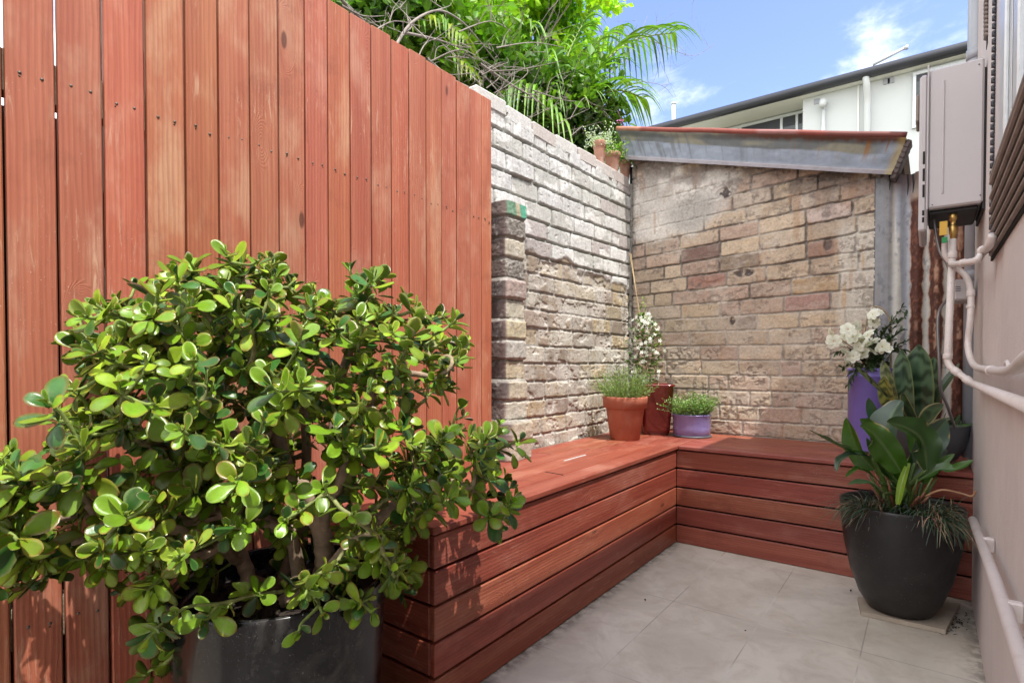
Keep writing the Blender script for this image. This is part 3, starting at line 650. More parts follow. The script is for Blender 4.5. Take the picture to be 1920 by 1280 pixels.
while y < 1.82:
    w = rs.uniform(.085, .10); zt = (zr-.02 if y < .46 else 2.02)+rs.uniform(-.01, .02)+(0.12 if y > 1.35 else 0)
    mb.box((XF-.165, y+w/2, zt/2), (.008, w/2-.0003, zt/2), .002, None, 2, [rs.uniform(.8, 1.1)]*3 if y > .4 else (.25, .22, .2)); y += w
mb.build('board_panel', M['oldwood'], of)
mb = MB(); mb.bx(XF-.245, XF-.175, .46, 1.84, 2.0, 2.07, .004, 1, (.7, .68, .66)); mb.build('rail', M['oldwood'], of)

# ================================================================ BENCH
bench = thing('bench_seat', (-1.2, 2.0, 0), 'red stained timber corner bench built of horizontal slats, wrapping the left and back walls', 'bench')
ph = .0978
sp = MB(); bp = MB(); ep = MB(); st = MB(); cv = MB()
def tint(a=.85, b=1.15): k = random.uniform(a, b); return (k, k*random.uniform(.9, 1.12), k*random.uniform(.9, 1.12))
YE = 1.045
for i in range(5):
    z0 = .002+i*ph; z1 = z0+ph-.0085
    sp.bx(XB-.019, XB, YE+.001, YB-.001 if True else YB, z0, z1, .0028, 1, tint())
    bp.bx(XB-.0, XP+.06, YB, YB+.019, z0, z1, .0028, 0, tint())
    ep.bx(XF+.004, XB-.020, YE, YE+.019, z0, z1, .0028, 0, tint(.8, 1.0))
sp.build('front_panel', M['bench'], bench); bp.build('back_panel', M['bench'], bench); ep.build('end_panel', M['bench'], bench)
zt0, zt1 = ZB-.019, ZB
xs = [XB+.012, -1.127, -1.224, -1.321, -1.418, -1.515, -1.575]
for i in range(6):
    x1, x0 = xs[i], xs[i+1]; t = tint(.95, 1.12)
    ys = YE-.012 if i < 5 else 2.08
    cuts = {0: [], 1: [2.72], 2: [1.62, 2.44], 3: [1.62, 2.44], 4: [2.2], 5: []}[i]
    e = [ys]+cuts+[YW-.016]
    for a, b in zip(e[:-1], e[1:]): st.bx(x0+.0022, x1-.0022, a+.001, b-.001, zt0, zt1+random.uniform(-.0006, .0006), .0028, 1, tint(.93, 1.12))
ys = [YB-.012, YB+.086, YB+.184, YB+.282, YB+.380, YB+.478, YW-.016]
for i in range(6):
    st.bx(XB+.0135, XP+.06, ys[i]+.0015, ys[i+1]-.0015, zt0, zt1, .0028, 0, tint(.93, 1.1))
st.build('seat', M['bench'], bench)
cv.bx(XF+.01, XB-.024, YE+.024, YB+.03, .006, zt0-.004, .001); cv.bx(XF+.01, XP+.05, YB+.024, YW-.02, .006, zt0-.005, .001); cv.build('gap_shade_box', M['dark'], bench)  # black box inside the bench, stands in for the shade between slats
p0, p1 = pZ(1022, 884, ZB), pZ(1057, 890, ZB)
mb = MB(); mb.box(((p0.x+p1.x)/2, (p0.y+p1.y)/2, ZB-.001), ((p1-p0).length/2, .0022, .0022), .0005, Matrix.Rotation(math.atan2(p1.y-p0.y, p1.x-p0.x), 3, 'Z')); mb.build('lid_slot', M['dark'], bench)
p0, p1 = pZ(1058, 864, ZB), pZ(1098, 853, ZB)
mb = MB(); mb.box(((p0.x+p1.x)/2, (p0.y+p1.y)/2, ZB+.0012), ((p1-p0).length/2, .004, .0016), .0005, Matrix.Rotation(math.atan2(p1.y-p0.y, p1.x-p0.x), 3, 'Z')); mb.build('hinge_strip', M['alu'], bench)

# ================================================================ HEATER AND PIPES
YH = 2.41
hx0, hx1 = pY(1740, 300, YH).x, XP-.007
ht = (pY(1741, 128, YH).z+pY(1843, 112, YH).z)/2; hb = pY(1740, 392, YH).z
heater = thing('water_heater', (XP, YH+.15, hb), 'mauve grey gas water heater box mounted on the pink wall beside the window', 'heater')
mb = MB(); mb.bx(hx0, hx1, YH, YH+.33, hb, ht, .006)
mb.build('body', M['heater'], heater)
mb = MB(); xr = pY(1768, 300, YH).x; mb.box((xr, YH-.0005, (ht+hb)/2), (.0035, .003, (ht-hb)/2-.045), .0025); mb.build('pressed_rib', M['heater'], heater)
xc0 = pY(1723, 300, YH-.004).x; cb = pY(1730, 434, YH).z; mb = MB(); mb.bx(xc0, hx0-.0015, YH-.004, YH+.335, cb, ht-.012, .007)
cov = mb.build('front_cover', M['heater'], heater)
mb = MB(); mb.bx(hx0-.004, hx0+.001, YH-.007, YH-.0005, hb-.004, ht+.018, .0015); mb.build('cover_flange', M['heater'], heater)
mb = MB()
for a, b in ((284, 308), (316, 340), (346, 370), (394, 404), (407, 417)):
    p, q = pY(1733, a, YH-.004), pY(1733, b, YH-.004); mb.box((xc0+.55*(hx0-xc0), YH-.004, (p.z+q.z)/2), (.0032, .0016, (p.z-q.z)/2), .0012)
mb.build_split('vent_slot', M['dark'], cov)
mb = MB(); mb.bx(hx1-.002, XP-.001, YH+.012, YH+.32, hb-.02, ht-.03, .001); mb.build('mounting_bracket', M['black'], heater)
mb = MB()
for px, py, r in ((1836, 121, .0022), (1838, 366, .0022), (1748, 384, .002)): p = pY(px, py, YH-.001); mb.tube([p, p+Vector((0, -.002, 0))], [r, r*.7], 8)
mb.build('screw_head', M['black'], heater)
mb = MB(); mb.bx(hx0+.004, hx1-.01, YH+.03, YH+.3, hb-.016, hb-.002, .004, 0, (.1, .1, .1)); mb.build('underside_tray', M['black'], heater)
mb = MB(); p = pY(1717, 182, YH+.1); q = pY(1717, 232, YH+.1); mb.bx(xc0-.012, xc0-.001, YH+.08, YH+.2, q.z, p.z, .004); mb.build('flue_hood', M['brown'], heater)

YG = 2.46
def P(px, py, Y=YG): return pY(px, py, Y)
def smooth(pts, n=6):
    pts = [Vector(p) for p in pts]; o = []
    for i in range(len(pts)-1):
        a, b, c, d = pts[max(i-1, 0)], pts[i], pts[i+1], pts[min(i+2, len(pts)-1)]
        for k in range(n): t = k/n; o.append(.5*((2*b)+(c-a)*t+(2*a-5*b+4*c-d)*t*t+(3*b-a-3*c+d)*t**3))
    o.append(pts[-1]); return o
def elbow(pts, r=.03, n=5):
    pts = [Vector(p) for p in pts]; o = [pts[0]]
    for i in range(1, len(pts)-1):
        a = (pts[i-1]-pts[i]); b = (pts[i+1]-pts[i]); rr = min(r, a.length*.45, b.length*.45); a = pts[i]+a.normalized()*rr; b = pts[i]+b.normalized()*rr
        for k in range(n+1): t = k/n; o.append(a*(1-t)**2+pts[i]*2*t*(1-t)+b*t*t)
    o.append(pts[-1]); return o
def collar(mb, p, q, r, L=.012):
    p, q = Vector(p), Vector(q); d = (q-p).normalized(); mb.tube([p-d*L, p-d*L*.8, p+d*L*.8, p+d*L], [r*.9, r, r, r*.9], 12)
XG = .118
gas = thing('gas_pipe', (XG, YG, 1.0), 'thick pink painted pipe dropping from the brass valve and bending along the pink wall', 'pipe')
a0, a1 = P(1787, 448), P(1776, 684); w0 = pX(1822, 718, XG); w1 = pX(1990, 786, XG)
mb = MB(); mb.tube(elbow([a0, a1, w0, w1], .03), .0108, 16); mb.build('pipe_run', M['pinkpvc'], gas)
mb = MB(); collar(mb, P(1786, 478), a1, .0132); collar(mb, P(1777, 668), a1, .0140, .009); collar(mb, a1+(w0-a1)*.38, w0, .0132); collar(mb, a1+(w0-a1)*.85, w0, .0138); mb.build_split('coupling', M['pinkpvc'], gas)
mb = MB(); v0 = P(1787, 397); mb.tube([v0, v0+(a0-v0)*.15, v0+(a0-v0)*.3, v0+(a0-v0)*.32, v0+(a0-v0)*.5, v0+(a0-v0)*.55, v0+(a0-v0)*.8, v0+(a0-v0)*.85, a0], [.009, .013, .013, .009, .009, .014, .014, .010, .010], 6); vb = mb.build('brass_valve', M['brass'], gas)
mb = MB(); p, q = P(1768, 401), P(1799, 394); mb.tube([p, (p+q)/2+Vector((0, 0, .004)), q], [.003, .005, .003], 8); mb.build('lever', M['redplastic'], vb)
mb = MB(); p = P(1769, 428, YG-.03); mb.box(p, (.011, .002, .024), .001); mb.build('tag', M['yellow'], gas)
mb = MB(); p = P(1771, 450, YG-.03); mb.box(p, (.008, .002, .010), .001); mb.build('tag', M['green'], gas)
hot = thing('water_pipe', (XG, YG+.05, 1.0), 'pink painted water pipe with a swan neck behind the gas pipe, turning along the wall', 'pipe')
pts = [P(1772, 452, YG+.04), P(1773, 478, YG+.04), P(1792, 500, YG+.04), P(1812, 520, YG+.03), P(1820, 550, YG+.02), P(1819, 600, YG), P(1815, 650, YG), pX(1826, 684, XG), pX(1858, 694, XG), pX(1885, 696, XG), pX(1905, 690, XG-.01), pX(1930, 670, XG-.02), pX(2000, 640, XG-.02)]
mb = MB(); mb.tube(smooth(pts, 5), .0098, 14); mb.build('pipe_run', M['pinkpvc'], hot)
mb = MB(); collar(mb, pts[4], pts[5], .0125); collar(mb, pts[4]+(pts[5]-pts[4])*.5, pts[5], .0125, .006); collar(mb, pts[8], pts[9], .0120); mb.build_split('coupling', M['pinkpvc'], hot)
mb = MB(); p = pX(1888, 692, XG); c_ = [p+Vector((0, math.cos(a)*.028, math.sin(a)*.014)) for a in np.linspace(0, 6.28, 16)]; mb.tube(c_, .004, 6); mb.build('saddle_clip', M['pinkpvc'], hot)
br = thing('branch_pipe', (XG, 2.3, 1.2), 'short pink pipe branching from the gas pipe up under the window sill', 'pipe')
mb = MB(); pts = [P(1783, 496), pX(1806, 493, .08), pX(1832, 487, .105), pX(1843, 470, .118), pX(1854, 462, .12), pX(1862, 440, .125)]; mb.tube(smooth(pts, 5), .0095, 12); mb.build('pipe_run', M['pinkpvc'], br)
mb = MB(); collar(mb, pts[1], pts[2], .0118); collar(mb, pts[3], pts[4], .0138, .014); mb.build_split('coupling', M['pinkpvc'], br)
dr = thing('drain_pipe', (.12, 1.8, .4), 'pale pipe sloping low along the foot of the pink wall', 'pipe')
mb = MB(); pts = [pX(1824, 974, .118), pX(1863, 1077, .118), pX(1925, 1262, .118)]; e = pts[-1]+(pts[-1]-pts[0])*1.5; mb.tube([pts[0], pts[1], pts[2], e], .0115, 16); mb.build('pipe_run', M['pinkpvc'], dr)
mb = MB()
for f in (.28, .75): p = pts[0]+(pts[2]-pts[0])*f; mb.bx(.120, XP-.001, p.y-.010, p.y+.010, p.z-.02, p.z+.017, .003)
mb.build_split('wall_clip', M['pinkpvc'], dr)
hose = thing('flexible_cable', (.05, YG, 1.0), 'thin grey flexible conduit looping down behind the pipes', 'cable')
pts = [P(1751, 392, YG+.06), P(1753, 425, YG+.06), P(1762, 470, YG+.06), P(1778, 500, YG+.06), P(1780, 540, YG+.1), P(1776, 560, YG+.1), P(1762, 580, YG+.12), P(1758, 610, YG+.12), P(1761, 680, YG+.12), P(1764, 730, YG+.15), P(1776, 760, YG+.2), P(1790, 800, YG+.3)]
mb = MB(); mb.tube(smooth(pts, 6), .0050, 8); mb.build('conduit', M['steel'], hose)
jb = thing('junction_box', (.1, 2.62, 1.2), 'small pale junction box on the rusty corrugated sheet behind the pipes', 'electrical box')
a, b = pY(1789, 524, 2.72), pY(1812, 562, 2.72)
mb = MB(); mb.bx(a.x, b.x+.01, 2.72, 2.90, b.z, a.z, .006); mb.build('casing', M['heater'], jb)
mb = MB(); 
for k in range(3): mb.bx(a.x+.004, a.x+.02, 2.7185, 2.721, a.z-.03-k*.008, a.z-.027-k*.008, .0005)
mb.build('marking', M['gutter'], jb)
dp = thing('downpipe', (XP+.02, 2.95, 0), 'grey blue downpipe at the far corner of the pink wall, rising above the heater', 'downpipe')
q = pY(1832, 50, 2.955); mb = MB(); mb.tube([(q.x, 2.965, .55), (q.x, 2.965, 3.0)], .030, 18); mb.build('pipe_run', M['greypvc'], dp)
mb = MB()
for z in (1.3, 2.2): mb.tube([(q.x, 2.965, z-.02), (q.x, 2.965, z+.02)], .034, 18)
mb.build_split('bracket', M['greypvc'], dp)
# ---- window on the pink wall
win = thing('house_window', (XP, 1.9, 1.3), 'tall silver framed window with a ribbed sill in the pink wall', 'window')
def wy(px, X=XP): return pX(px, 300, X).y
sillz = 1.345
yf = wy(1872)
mb = MB(); mb.bx(XP-.020, XP+.03, .45, wy(1872, XP-.020), sillz-.02, 2.75, .002); ws = mb.build('casing', M['lav'], win)
mb = MB(); 
for k, (a, b, x) in enumerate(((1871, 1880, .030), (1882, 1894, .022), (1896, 1904, .032))): mb.bx(XP-x, XP-.0205, wy(b, XP-x), wy(a, XP-x), sillz, 2.72, .003)
mb.bx(XP-.03, XP-.0205, .45, wy(1884), 2.66, 2.74, .003); mb.bx(XP-.03, XP-.0205, .45, wy(1884), sillz, sillz+.05, .003); mb.build('frame', M['alu'], win)
mb = MB(); mb.bx(XP-.024, XP-.0212, .5, wy(1905, XP-.024), sillz+.05, 2.66, .0005); mb.build('pane', M['winglass'], win)
# bead chain strip down the edge of the frame
mb = MB(); z = sillz-.10; yb = pX(1859, 300, XP-.014).y
while z < 2.8:
    mb.tube([(XP-.004, yb, z), (XP-.014, yb, z+.004), (XP-.014, yb, z+.011), (XP-.004, yb, z+.015)], .0052, 6, cap=True); z += .021
mb.build('bead_chain', M['gutter'], win)
mb = MB(); mb.bx(XP-.008, XP+.01, wy(1873, XP-.008), wy(1864, XP-.008), sillz-.03, 2.8, .002); mb.build('edge_strip', M['pinkpvc'], win)
# ribbed projecting sill
mb = MB(); s0 = pX(1857, 487, XP-.006); kr = s0.x/s0.y; sx0 = XP-.006
def sill_end(x): return x/kr
for k in range(7):
    f = k/6; x = sx0-.004-.030*f; z = s0.z+.006+f*.090; ye = sill_end(x)
    mb.box((x, (.45+ye)/2, z), (.0045, (ye-.45)/2, .0048), .003, Matrix.Rotation(-.3, 3, 'Y'), 1)
mb.build('ribbed_sill', M['brown'], win)
mb = MB(); zA, zB = s0.z-.003, s0.z+.106; xA, xB = sx0+.001, sx0-.033; ya, yb2 = sill_end(xA)-.004, sill_end(xB)-.004
mb.add([(xA, ya, zA), (XP+.01, ya, zA), (XP+.01, yb2, zB), (xB, yb2, zB), (xA, .46, zA), (XP+.01, .46, zA), (XP+.01, .46, zB), (xB, .46, zB)], [(3, 2, 1, 0), (4, 5, 6, 7), (0, 4, 7, 3), (3, 7, 6, 2), (0, 1, 5, 4)]); mb.build('sill_core', M['dark'], win)
mb = MB(); mb.bx(xB-.004, XP-.001, .455, yb2, zB+.0005, zB+.012, .003, 1); mb.build('sill_cap', M['brown'], win)
vt = thing('wall_vent', (XP, 2.45, 2.4), 'small slotted vent high on the pink wall above the heater', 'vent')
mb = MB()
for k in range(9): p = pX(1852, 4+k*8, XP); mb.box((XP-.004, p.y, p.z), (.006, .022, .0045), .002, Matrix.Rotation(.5, 3, 'Y'))
mb.build_split('louvre', M['brown'], vt)
mb = MB(); p = pX(1852, 36, XP); mb.bx(XP-.0015, XP+.002, p.y-.027, p.y+.027, p.z-.09, p.z+.09, .0005); mb.build('recess', M['dark'], vt)

# ================================================================ NEIGHBOUR BUILDING
ng = thing('apartment_block', (5, 14, 0), 'white rendered two storey building with dark gutter behind the shed', 'building')
YN = 12.0
zg = sum(pY(x, 238-(x-1225)*.2694, YN).z for x in (1300, 1500, 1700, 1800))/4
xl = pY(1215, 240, YN).x-6
xs_ = pY(1505, 215, 12.25).x
mb = MB(); mb.bx(xs_, 14, 12.25, 12.74, 0, zg-.14, .01); mb.bx(xl, 14, 12.75, 17, 0, zg-.141, .01); mb.build('wall', M['white'], ng)
mb = MB(); mb.bx(xl-.4, 14.4, YN+.10, 12.76, zg-.14, zg-.10, .004); mb.build('soffit', M['offwhite'], ng)
mb = MB(); mb.tube([(xl-.5, YN, zg-.055), (14.5, YN, zg-.055)], .075, 14); mb.bx(xl-.5, 14.5, YN-.01, YN+.10, zg-.13, zg+.03, .01); mb.build('gutter', M['gutter'], ng)
mb = MB(); mb.add([(xl-.5, YN+.05, zg+.02), (14.5, YN+.05, zg+.02), (14.5, 15, zg+.5), (xl-.5, 15, zg+.5), (xl-.5, 17.5, zg-.1), (14.5, 17.5, zg-.1), (xl-.5, YN+.1, zg-.1), (14.5, YN+.1, zg-.1)], [(0, 1, 2, 3), (3, 2, 5, 4), (6, 4, 5, 7), (0, 3, 4, 6), (1, 7, 5, 2), (0, 6, 7, 1)]); mb.build('roof', M['gutter'], ng)
def nx(px, Y): return pY(px, 200, Y).x
mb = MB(); x = nx(1626, 12.18); mb.tube(elbow([(x-.02, YN+.03, zg-.1), (x-.0, YN+.05, zg-.25), (x, 12.18, zg-.5), (x, 12.18, 0)], .08), .055, 12); mb.build('downpipe', M['white'], ng)
mb = MB(); x = nx(1544, 12.2); z1 = pY(1544, 192, 12.2).z; mb.tube([(x, 12.21, z1), (x, 12.21, 0)], .035, 10); mb.build('vent_pipe', M['white'], ng)
mb = MB(); mb.tube([(x, 12.24, z1-.02), (x, 12.13, z1-.02), (x, 12.08, z1-.12)], [.06, .07, .05], 10); mb.build('wall_lamp', M['white'], ng)
mb = MB()
x = nx(1611, 12.24); mb.bx(x-.03, x+.0, 12.22, 12.255, 0, zg-.15, .004)
mb.build('cover_strip', M['offwhite'], ng)
mb = MB()
for px, py in ((1663, 153), (1671, 151), (1532, 190)):
    p = pY(px, py, 12.24); mb.bx(p.x-.055, p.x+.045, 12.235, 12.26, p.z-.05, p.z+.05, .003)
mb.build_split('air_brick', M['greypvc'], ng)
def nwin(x0, x1, z0, z1, Y, mull, name='window'):
    mb = MB(); e = [x0]+mull+[x1]
    for a in e: mb.bx(a-.025, a+.025, Y-.04, Y+.02, z0, z1, .004)
    mb.bx(x0-.03, x1+.03, Y-.045, Y+.02, z1, z1+.06, .004); mb.bx(x0-.03, x1+.03, Y-.045, Y+.02, z0-.05, z0, .004)
    f = mb.build(name, M['alu'], ng)
    mb = MB(); mb.bx(x0+.02, x1-.02, Y-.02, Y-.004, z0, z1, .001); mb.build('pane', M['glass'], f)
    mb = MB()
    for a, b in zip(e[:-1], e[1:]): mb.bx(a+.028, b-.028, Y-.026, Y-.021, z1-(z1-z0)*.12, z1, .001)
    mb.build('blind', M['gutter'], f)
zw = min(pY(1500, 207, 12.7).z, zg-.22)
nwin(nx(1348, 12.7), xs_-.04, zw-1.6, zw, 12.75, [nx(1388, 12.7), nx(1465, 12.7), nx(1494, 12.7)])
zw2 = pY(1712, 142, 12.2).z; zw3 = pY(1712, 235, 12.2).z
nwin(nx(1714, 12.2), nx(1850, 12.2), zw3, zw2, 12.25, [nx(1780, 12.2)])
pl = thing('roof_pole', (nx(1263, 12.5), 13, zg), 'white pole standing up straight from the far roof', 'pole')
mb = MB(); p = pY(1263, 195, 13); mb.tube([(p.x, 13, zg), (p.x, 13, p.z)], .045, 10); mb.tube([(p.x, 13, p.z-.01), (p.x, 13, p.z+.02)], .06, 10); mb.build('pole_shaft', M['white'], pl)
pl = thing('antenna_boom', (nx(1650, 13), 13, zg), 'white boom slanting up over the dark gutter of the white building', 'pole')
mb = MB(); a, b = pY(1636, 122, 13), pY(1697, 90, 13); mb.tube([a, b], .03, 8); mb.tube([b, b+Vector((.05, 0, .0))], .045, 8); mb.build('pole_shaft', M['white'], pl)
# ================================================================ JADE PLANT
rj = random.Random(77)
def in_poly(x, y, poly):
    c = False; n = len(poly)
    for i in range(n):
        x0, y0 = poly[i]; x1, y1 = poly[i-1]
        if (y0 > y) != (y1 > y) and x < (x1-x0)*(y-y0)/(y1-y0)+x0: c = not c
    return c
PC = Vector((-1.165, .685, 0)); PZ = .462
jade = thing('potted_jade_plant', PC, 'big glossy jade plant spreading from a shiny black pot in front of the red fence', 'potted plant')
mb = MB(); mb.lathe([(.187, 0), (.194, .01), (.207, .12), (.219, .28), (.226, .42), (.228, .452), (.228, .460), (.223, .464), (.215, .460), (.213, .44), (.209, .40)], (PC.x, PC.y, .001), 72)
mb.build('pot', M['blackpot'], jade)
mb = MB(); rs = random.Random(4)
vs = [(PC.x, PC.y, .415)]; fs = []
for r in range(1, 9):
    for k in range(32): a = 2*math.pi*k/32; q = .211*r/8; vs.append((PC.x+q*math.cos(a), PC.y+q*math.sin(a), .412+.012*mnoise.noise((q*40*math.cos(a), q*40*math.sin(a), 3))))
for k in range(32): fs.append((0, 1+k, 1+(k+1) % 32))
for r in range(7):
    for k in range(32): a = 1+r*32; fs.append((a+k, a+32+k, a+32+(k+1) % 32, a+(k+1) % 32))
mb.add(vs, fs, smooth=True)
for k in range(260):
    a = rs.random()*6.28; q = .2*rs.random()**.5; mb.box((PC.x+q*math.cos(a), PC.y+q*math.sin(a), .418), (rs.uniform(.002, .007),)*3, .002, Matrix.Rotation(rs.random()*3, 3, (rs.random(), 1, .3)), 0, (rs.uniform(1, 4),)*3)
mb.build('soil', M['soil'], jade)

def leaf_template(seed, cup=.16, bend=.12):
    r = random.Random(seed); nl, nw = 9, 5; top = []; bot = []
    for i in range(nl):
        t = (0, .12, .26, .42, .60, .76, .88, .955, 1.0)[i]; w = (.045, .075, .14, .215, .268, .262, .208, .135, .03)[i]*1.08
        row_t = []; row_b = []
        for j in range(nw):
            q = (j/(nw-1)-.5)*2; x = q*w
            th = .036*(1-q*q)**.5*min(1, .4+2.2*t)*(1 if t < .9 else .7)
            z = cup*(abs(q)**2)*w+bend*(t*t)*-1+bend*.3*math.sin(t*3.1)
            row_t.append((x, t, z+th)); row_b.append((x, t, z-th*1.1))
        top.append(row_t); bot.append(row_b)
    vs = []; fs = []; kk = []
    for i in range(nl):
        for j in range(nw): vs.append(top[i][j]); kk.append((top[i][j][1], (j/(nw-1)-.5)*2, 1))
    for i in range(nl):
        for j in range(nw): vs.append(bot[i][j]); kk.append((top[i][j][1], (j/(nw-1)-.5)*2, 0))
    o = nl*nw
    for i in range(nl-1):
        for j in range(nw-1):
            a = i*nw+j; fs.append((a, a+1, a+nw+1, a+nw)); fs.append((o+a, o+a+nw, o+a+nw+1, o+a+1))
        fs.append((i*nw, i*nw+nw, o+i*nw+nw, o+i*nw)); a = i*nw+nw-1; fs.append((a, o+a, o+a+nw, a+nw))
    a = (nl-1)*nw
    for j in range(nw-1): fs.append((a+j, a+j+1, o+a+j+1, o+a+j)); fs.append((j, o+j, o+j+1, j+1))
    return np.array(vs), fs, np.array(kk)
LT = [leaf_template(i, c, b) for i, (c, b) in enumerate(((.22, .10), (.10, .20), (.30, .02), (.18, -.10)))]
def put_leaf(mb, p, d, up, L, wd, tmpl, c_top, c_bot, c_edge, edge=.5):
    """d: direction base to tip, up: towards which the upper face looks"""
    d = d.normalized(); x = d.cross(up)
    x = x.normalized() if x.length > 1e-4 else d.orthogonal().normalized(); n = x.cross(d)
    v, f, k = tmpl; A = np.array([x*wd, d, n*1.0]).T*L
    P = v @ A.T+np.array(p); e = np.clip((np.abs(k[:, 1])-.62)/.38, 0, 1)*.8; e = np.maximum(e, np.clip((k[:, 0]-.88)/.12, 0, 1))*edge
    c = np.where(k[:, 2:3] > .5, np.array(c_top), np.array(c_bot)); c = c*(1-e[:, None])+np.array(c_edge)*e[:, None]
    c = c*(1-.12*k[:, :1])
    mb.add(P.tolist(), f, c.tolist(), P.tolist(), True)
POLY = [(-170, 900), (-60, 840), (0, 850), (50, 835), (60, 780), (90, 735), (105, 700), (85, 660), (120, 610), (150, 575), (225, 545), (240, 520), (320, 500), (350, 485), (395, 515), (400, 490), (450, 460), (545, 482), (560, 530), (610, 560), (640, 545), (665, 490), (705, 490), (730, 530), (775, 525), (795, 575), (870, 590), (875, 650), (850, 720), (905, 775), (975, 775), (982, 830), (945, 850), (985, 930), (950, 985), (880, 950), (800, 985), (760, 1010), (785, 1090), (745, 1130), (700, 1120), (690, 1170), (640, 1120), (560, 1100), (545, 1050), (400, 1110), (420, 1160), (330, 1180), (345, 1230), (260, 1235), (270, 1120), (215, 1125), (190, 1080), (100, 1060), (60, 1130), (-60, 1120), (-170, 1050)]
HOLES = [((205, 860), 30), ((800, 770), 18), ((840, 780), 20), ((330, 930), 14), ((700, 620), 10), ((160, 980), 20), ((880, 870), 14), ((515, 820), 12), ((470, 1060), 60), ((620, 870), 16), ((600, 1010), 30), ((350, 1085), 22), ((735, 900), 10)]
def ok_space(p, m=.0):
    if p.x < XF+.045+m: return False
    if p.x < XB+.03 and p.y > YE-.03 and p.z < ZB+.035: return False
    if (Vector((p.x, p.y, 0))-PC).length < .24+m and p.z < PZ+.02: return False
    return p.z > .06
tips = []
def tc_of(px): return 1.20+.20*(px-500)/500 if px > 500 else 1.20+.22*(px-500)/600
tries = 0
while len(tips) < 700 and tries < 200000:
    tries += 1; px = rj.uniform(-170, 990); py = rj.uniform(455, 1240)
    if not in_poly(px, py, POLY): continue
    if any(math.hypot(px-h[0][0], py-h[0][1]) < h[1]+12 for h in HOLES): continue
    e = ((px-440)/640)**2+((py-840)/430)**2; tm = (XF+.07)/ray(px, py).x; half = .30*math.sqrt(max(.10, 1-e)); tc = min(tc_of(px), tm-.10)
    t = rj.uniform(max(tc-half, .78), min(tc+half, tm))
    p = pT(px, py, t)
    if not ok_space(p, .0): continue
    dm = .031 if py < 1050 else .042
    if any((p-q).length < dm for q in tips): continue
    # keep the picture density even
    tips.append(p)
for px, py, t in ((745, 1095, 1.13), (605, 1150, 1.04), (570, 1120, 1.03), (425, 1140, 1.02), (385, 1165, 1.0), (320, 1215, 1.08), (280, 1175, 1.1), (940, 990, 1.33), (655, 500, 1.22), (445, 480, 1.2), (700, 1150, 1.08), (300, 1255, 1.1), (265, 1270, 1.12), (560, 1185, .99)):
    tips.append(pT(px, py, t))
# skeleton
nodes = []; par = []
def add_line(pts, parent=None, step=.03):
    pts = smooth(pts, 4); last = parent; prev_p = None
    for p in pts:
        if prev_p is None or (p-prev_p).length > step*.6 or last is None: nodes.append(p); par.append(-1 if last is None else last); last = len(nodes)-1; prev_p = p
    return last
base = Vector((PC.x+.02, PC.y-.01, .40)); i0 = add_line([base, pT(603, 1080, 1.22), pT(604, 1000, 1.20)])
iA = add_line([pT(612, 960, 1.18), pT(645, 880, 1.17), pT(685, 790, 1.2), pT(705, 720, 1.2), pT(745, 700, 1.22), pT(815, 712, 1.26), pT(845, 770, 1.3)], i0)
iB = add_line([pT(575, 920, 1.19), pT(480, 850, 1.15), pT(400, 790, 1.12), pT(330, 735, 1.1), pT(262, 700, 1.08), pT(222, 655, 1.06)], i0)
iC = add_line([pT(545, 1000, 1.20), pT(450, 960, 1.17), pT(350, 975, 1.12), pT(260, 1000, 1.08), pT(170, 960, 1.04), pT(80, 975, 1.0), pT(-40, 950, .96)], 2)
iD = add_line([pT(680, 1000, 1.22), pT(735, 950, 1.27), pT(800, 905, 1.3), pT(870, 910, 1.36), pT(930, 960, 1.38)], 3)
iE = add_line([pT(560, 930, 1.2), pT(515, 800, 1.22), pT(490, 680, 1.22), pT(470, 560, 1.2), pT(455, 510, 1.2)], i0)
iF = add_line([pT(620, 900, 1.24), pT(628, 760, 1.26), pT(660, 640, 1.24), pT(680, 560, 1.22), pT(662, 520, 1.22)], i0)
iG = add_line([pT(650, 1020, 1.12), pT(700, 1000, 1.08), pT(720, 1040, 1.07), pT(740, 1080, 1.1)], 3)
b2 = Vector((PC.x-.07, PC.y+.03, .40)); nodes.append(b2); par.append(-1); k = len(nodes)-1
iH = add_line([pT(470, 1090, 1.22), pT(430, 1000, 1.25), pT(350, 900, 1.2), pT(280, 830, 1.17), pT(200, 780, 1.15)], k)
iI = add_line([pT(560, 1000, 1.28), pT(575, 850, 1.3), pT(560, 700, 1.3)], k)
dist0 = [0]*len(nodes)
for i in range(len(nodes)): dist0[i] = 0 if par[i] < 0 else dist0[par[i]]+(nodes[i]-nodes[par[i]]).length
tips.sort(key=lambda p: min((p-q).length for q in nodes)); tipn = []
cen = pT(520, 880, 1.2)
for p in tips:
    best = min(range(len(nodes)), key=lambda i: (p-nodes[i]).length*1.0+.22*dist0[i]+(.05 if nodes[i].z > p.z+.04 else 0)+(.5 if i in tipn else 0)+(.03 if nodes[i].z < .47 else 0))
    a = nodes[best]; d = p-a; L = d.length; n = max(2, int(L/.022)); last = best
    out_ = (p-cen); out_.z += .10; out_.normalize()
    c1 = a+d*.35+Vector((0, 0, -.10*L))+Vector([rj.uniform(-.08, .08)*L for _ in range(3)]); c2 = p-out_*(.30*L)
    for k in range(1, n+1):
        t = k/n; q = a*(1-t)**3+c1*3*t*(1-t)**2+c2*3*t*t*(1-t)+p*t**3
        nodes.append(q); par.append(last); dist0.append(dist0[last]+(q-nodes[last]).length); last = len(nodes)-1
    tipn.append(last)
nN = len(nodes); ch = [[] for _ in range(nN)]
for i in range(nN):
    if par[i] >= 0: ch[par[i]].append(i)
rad = [0]*nN
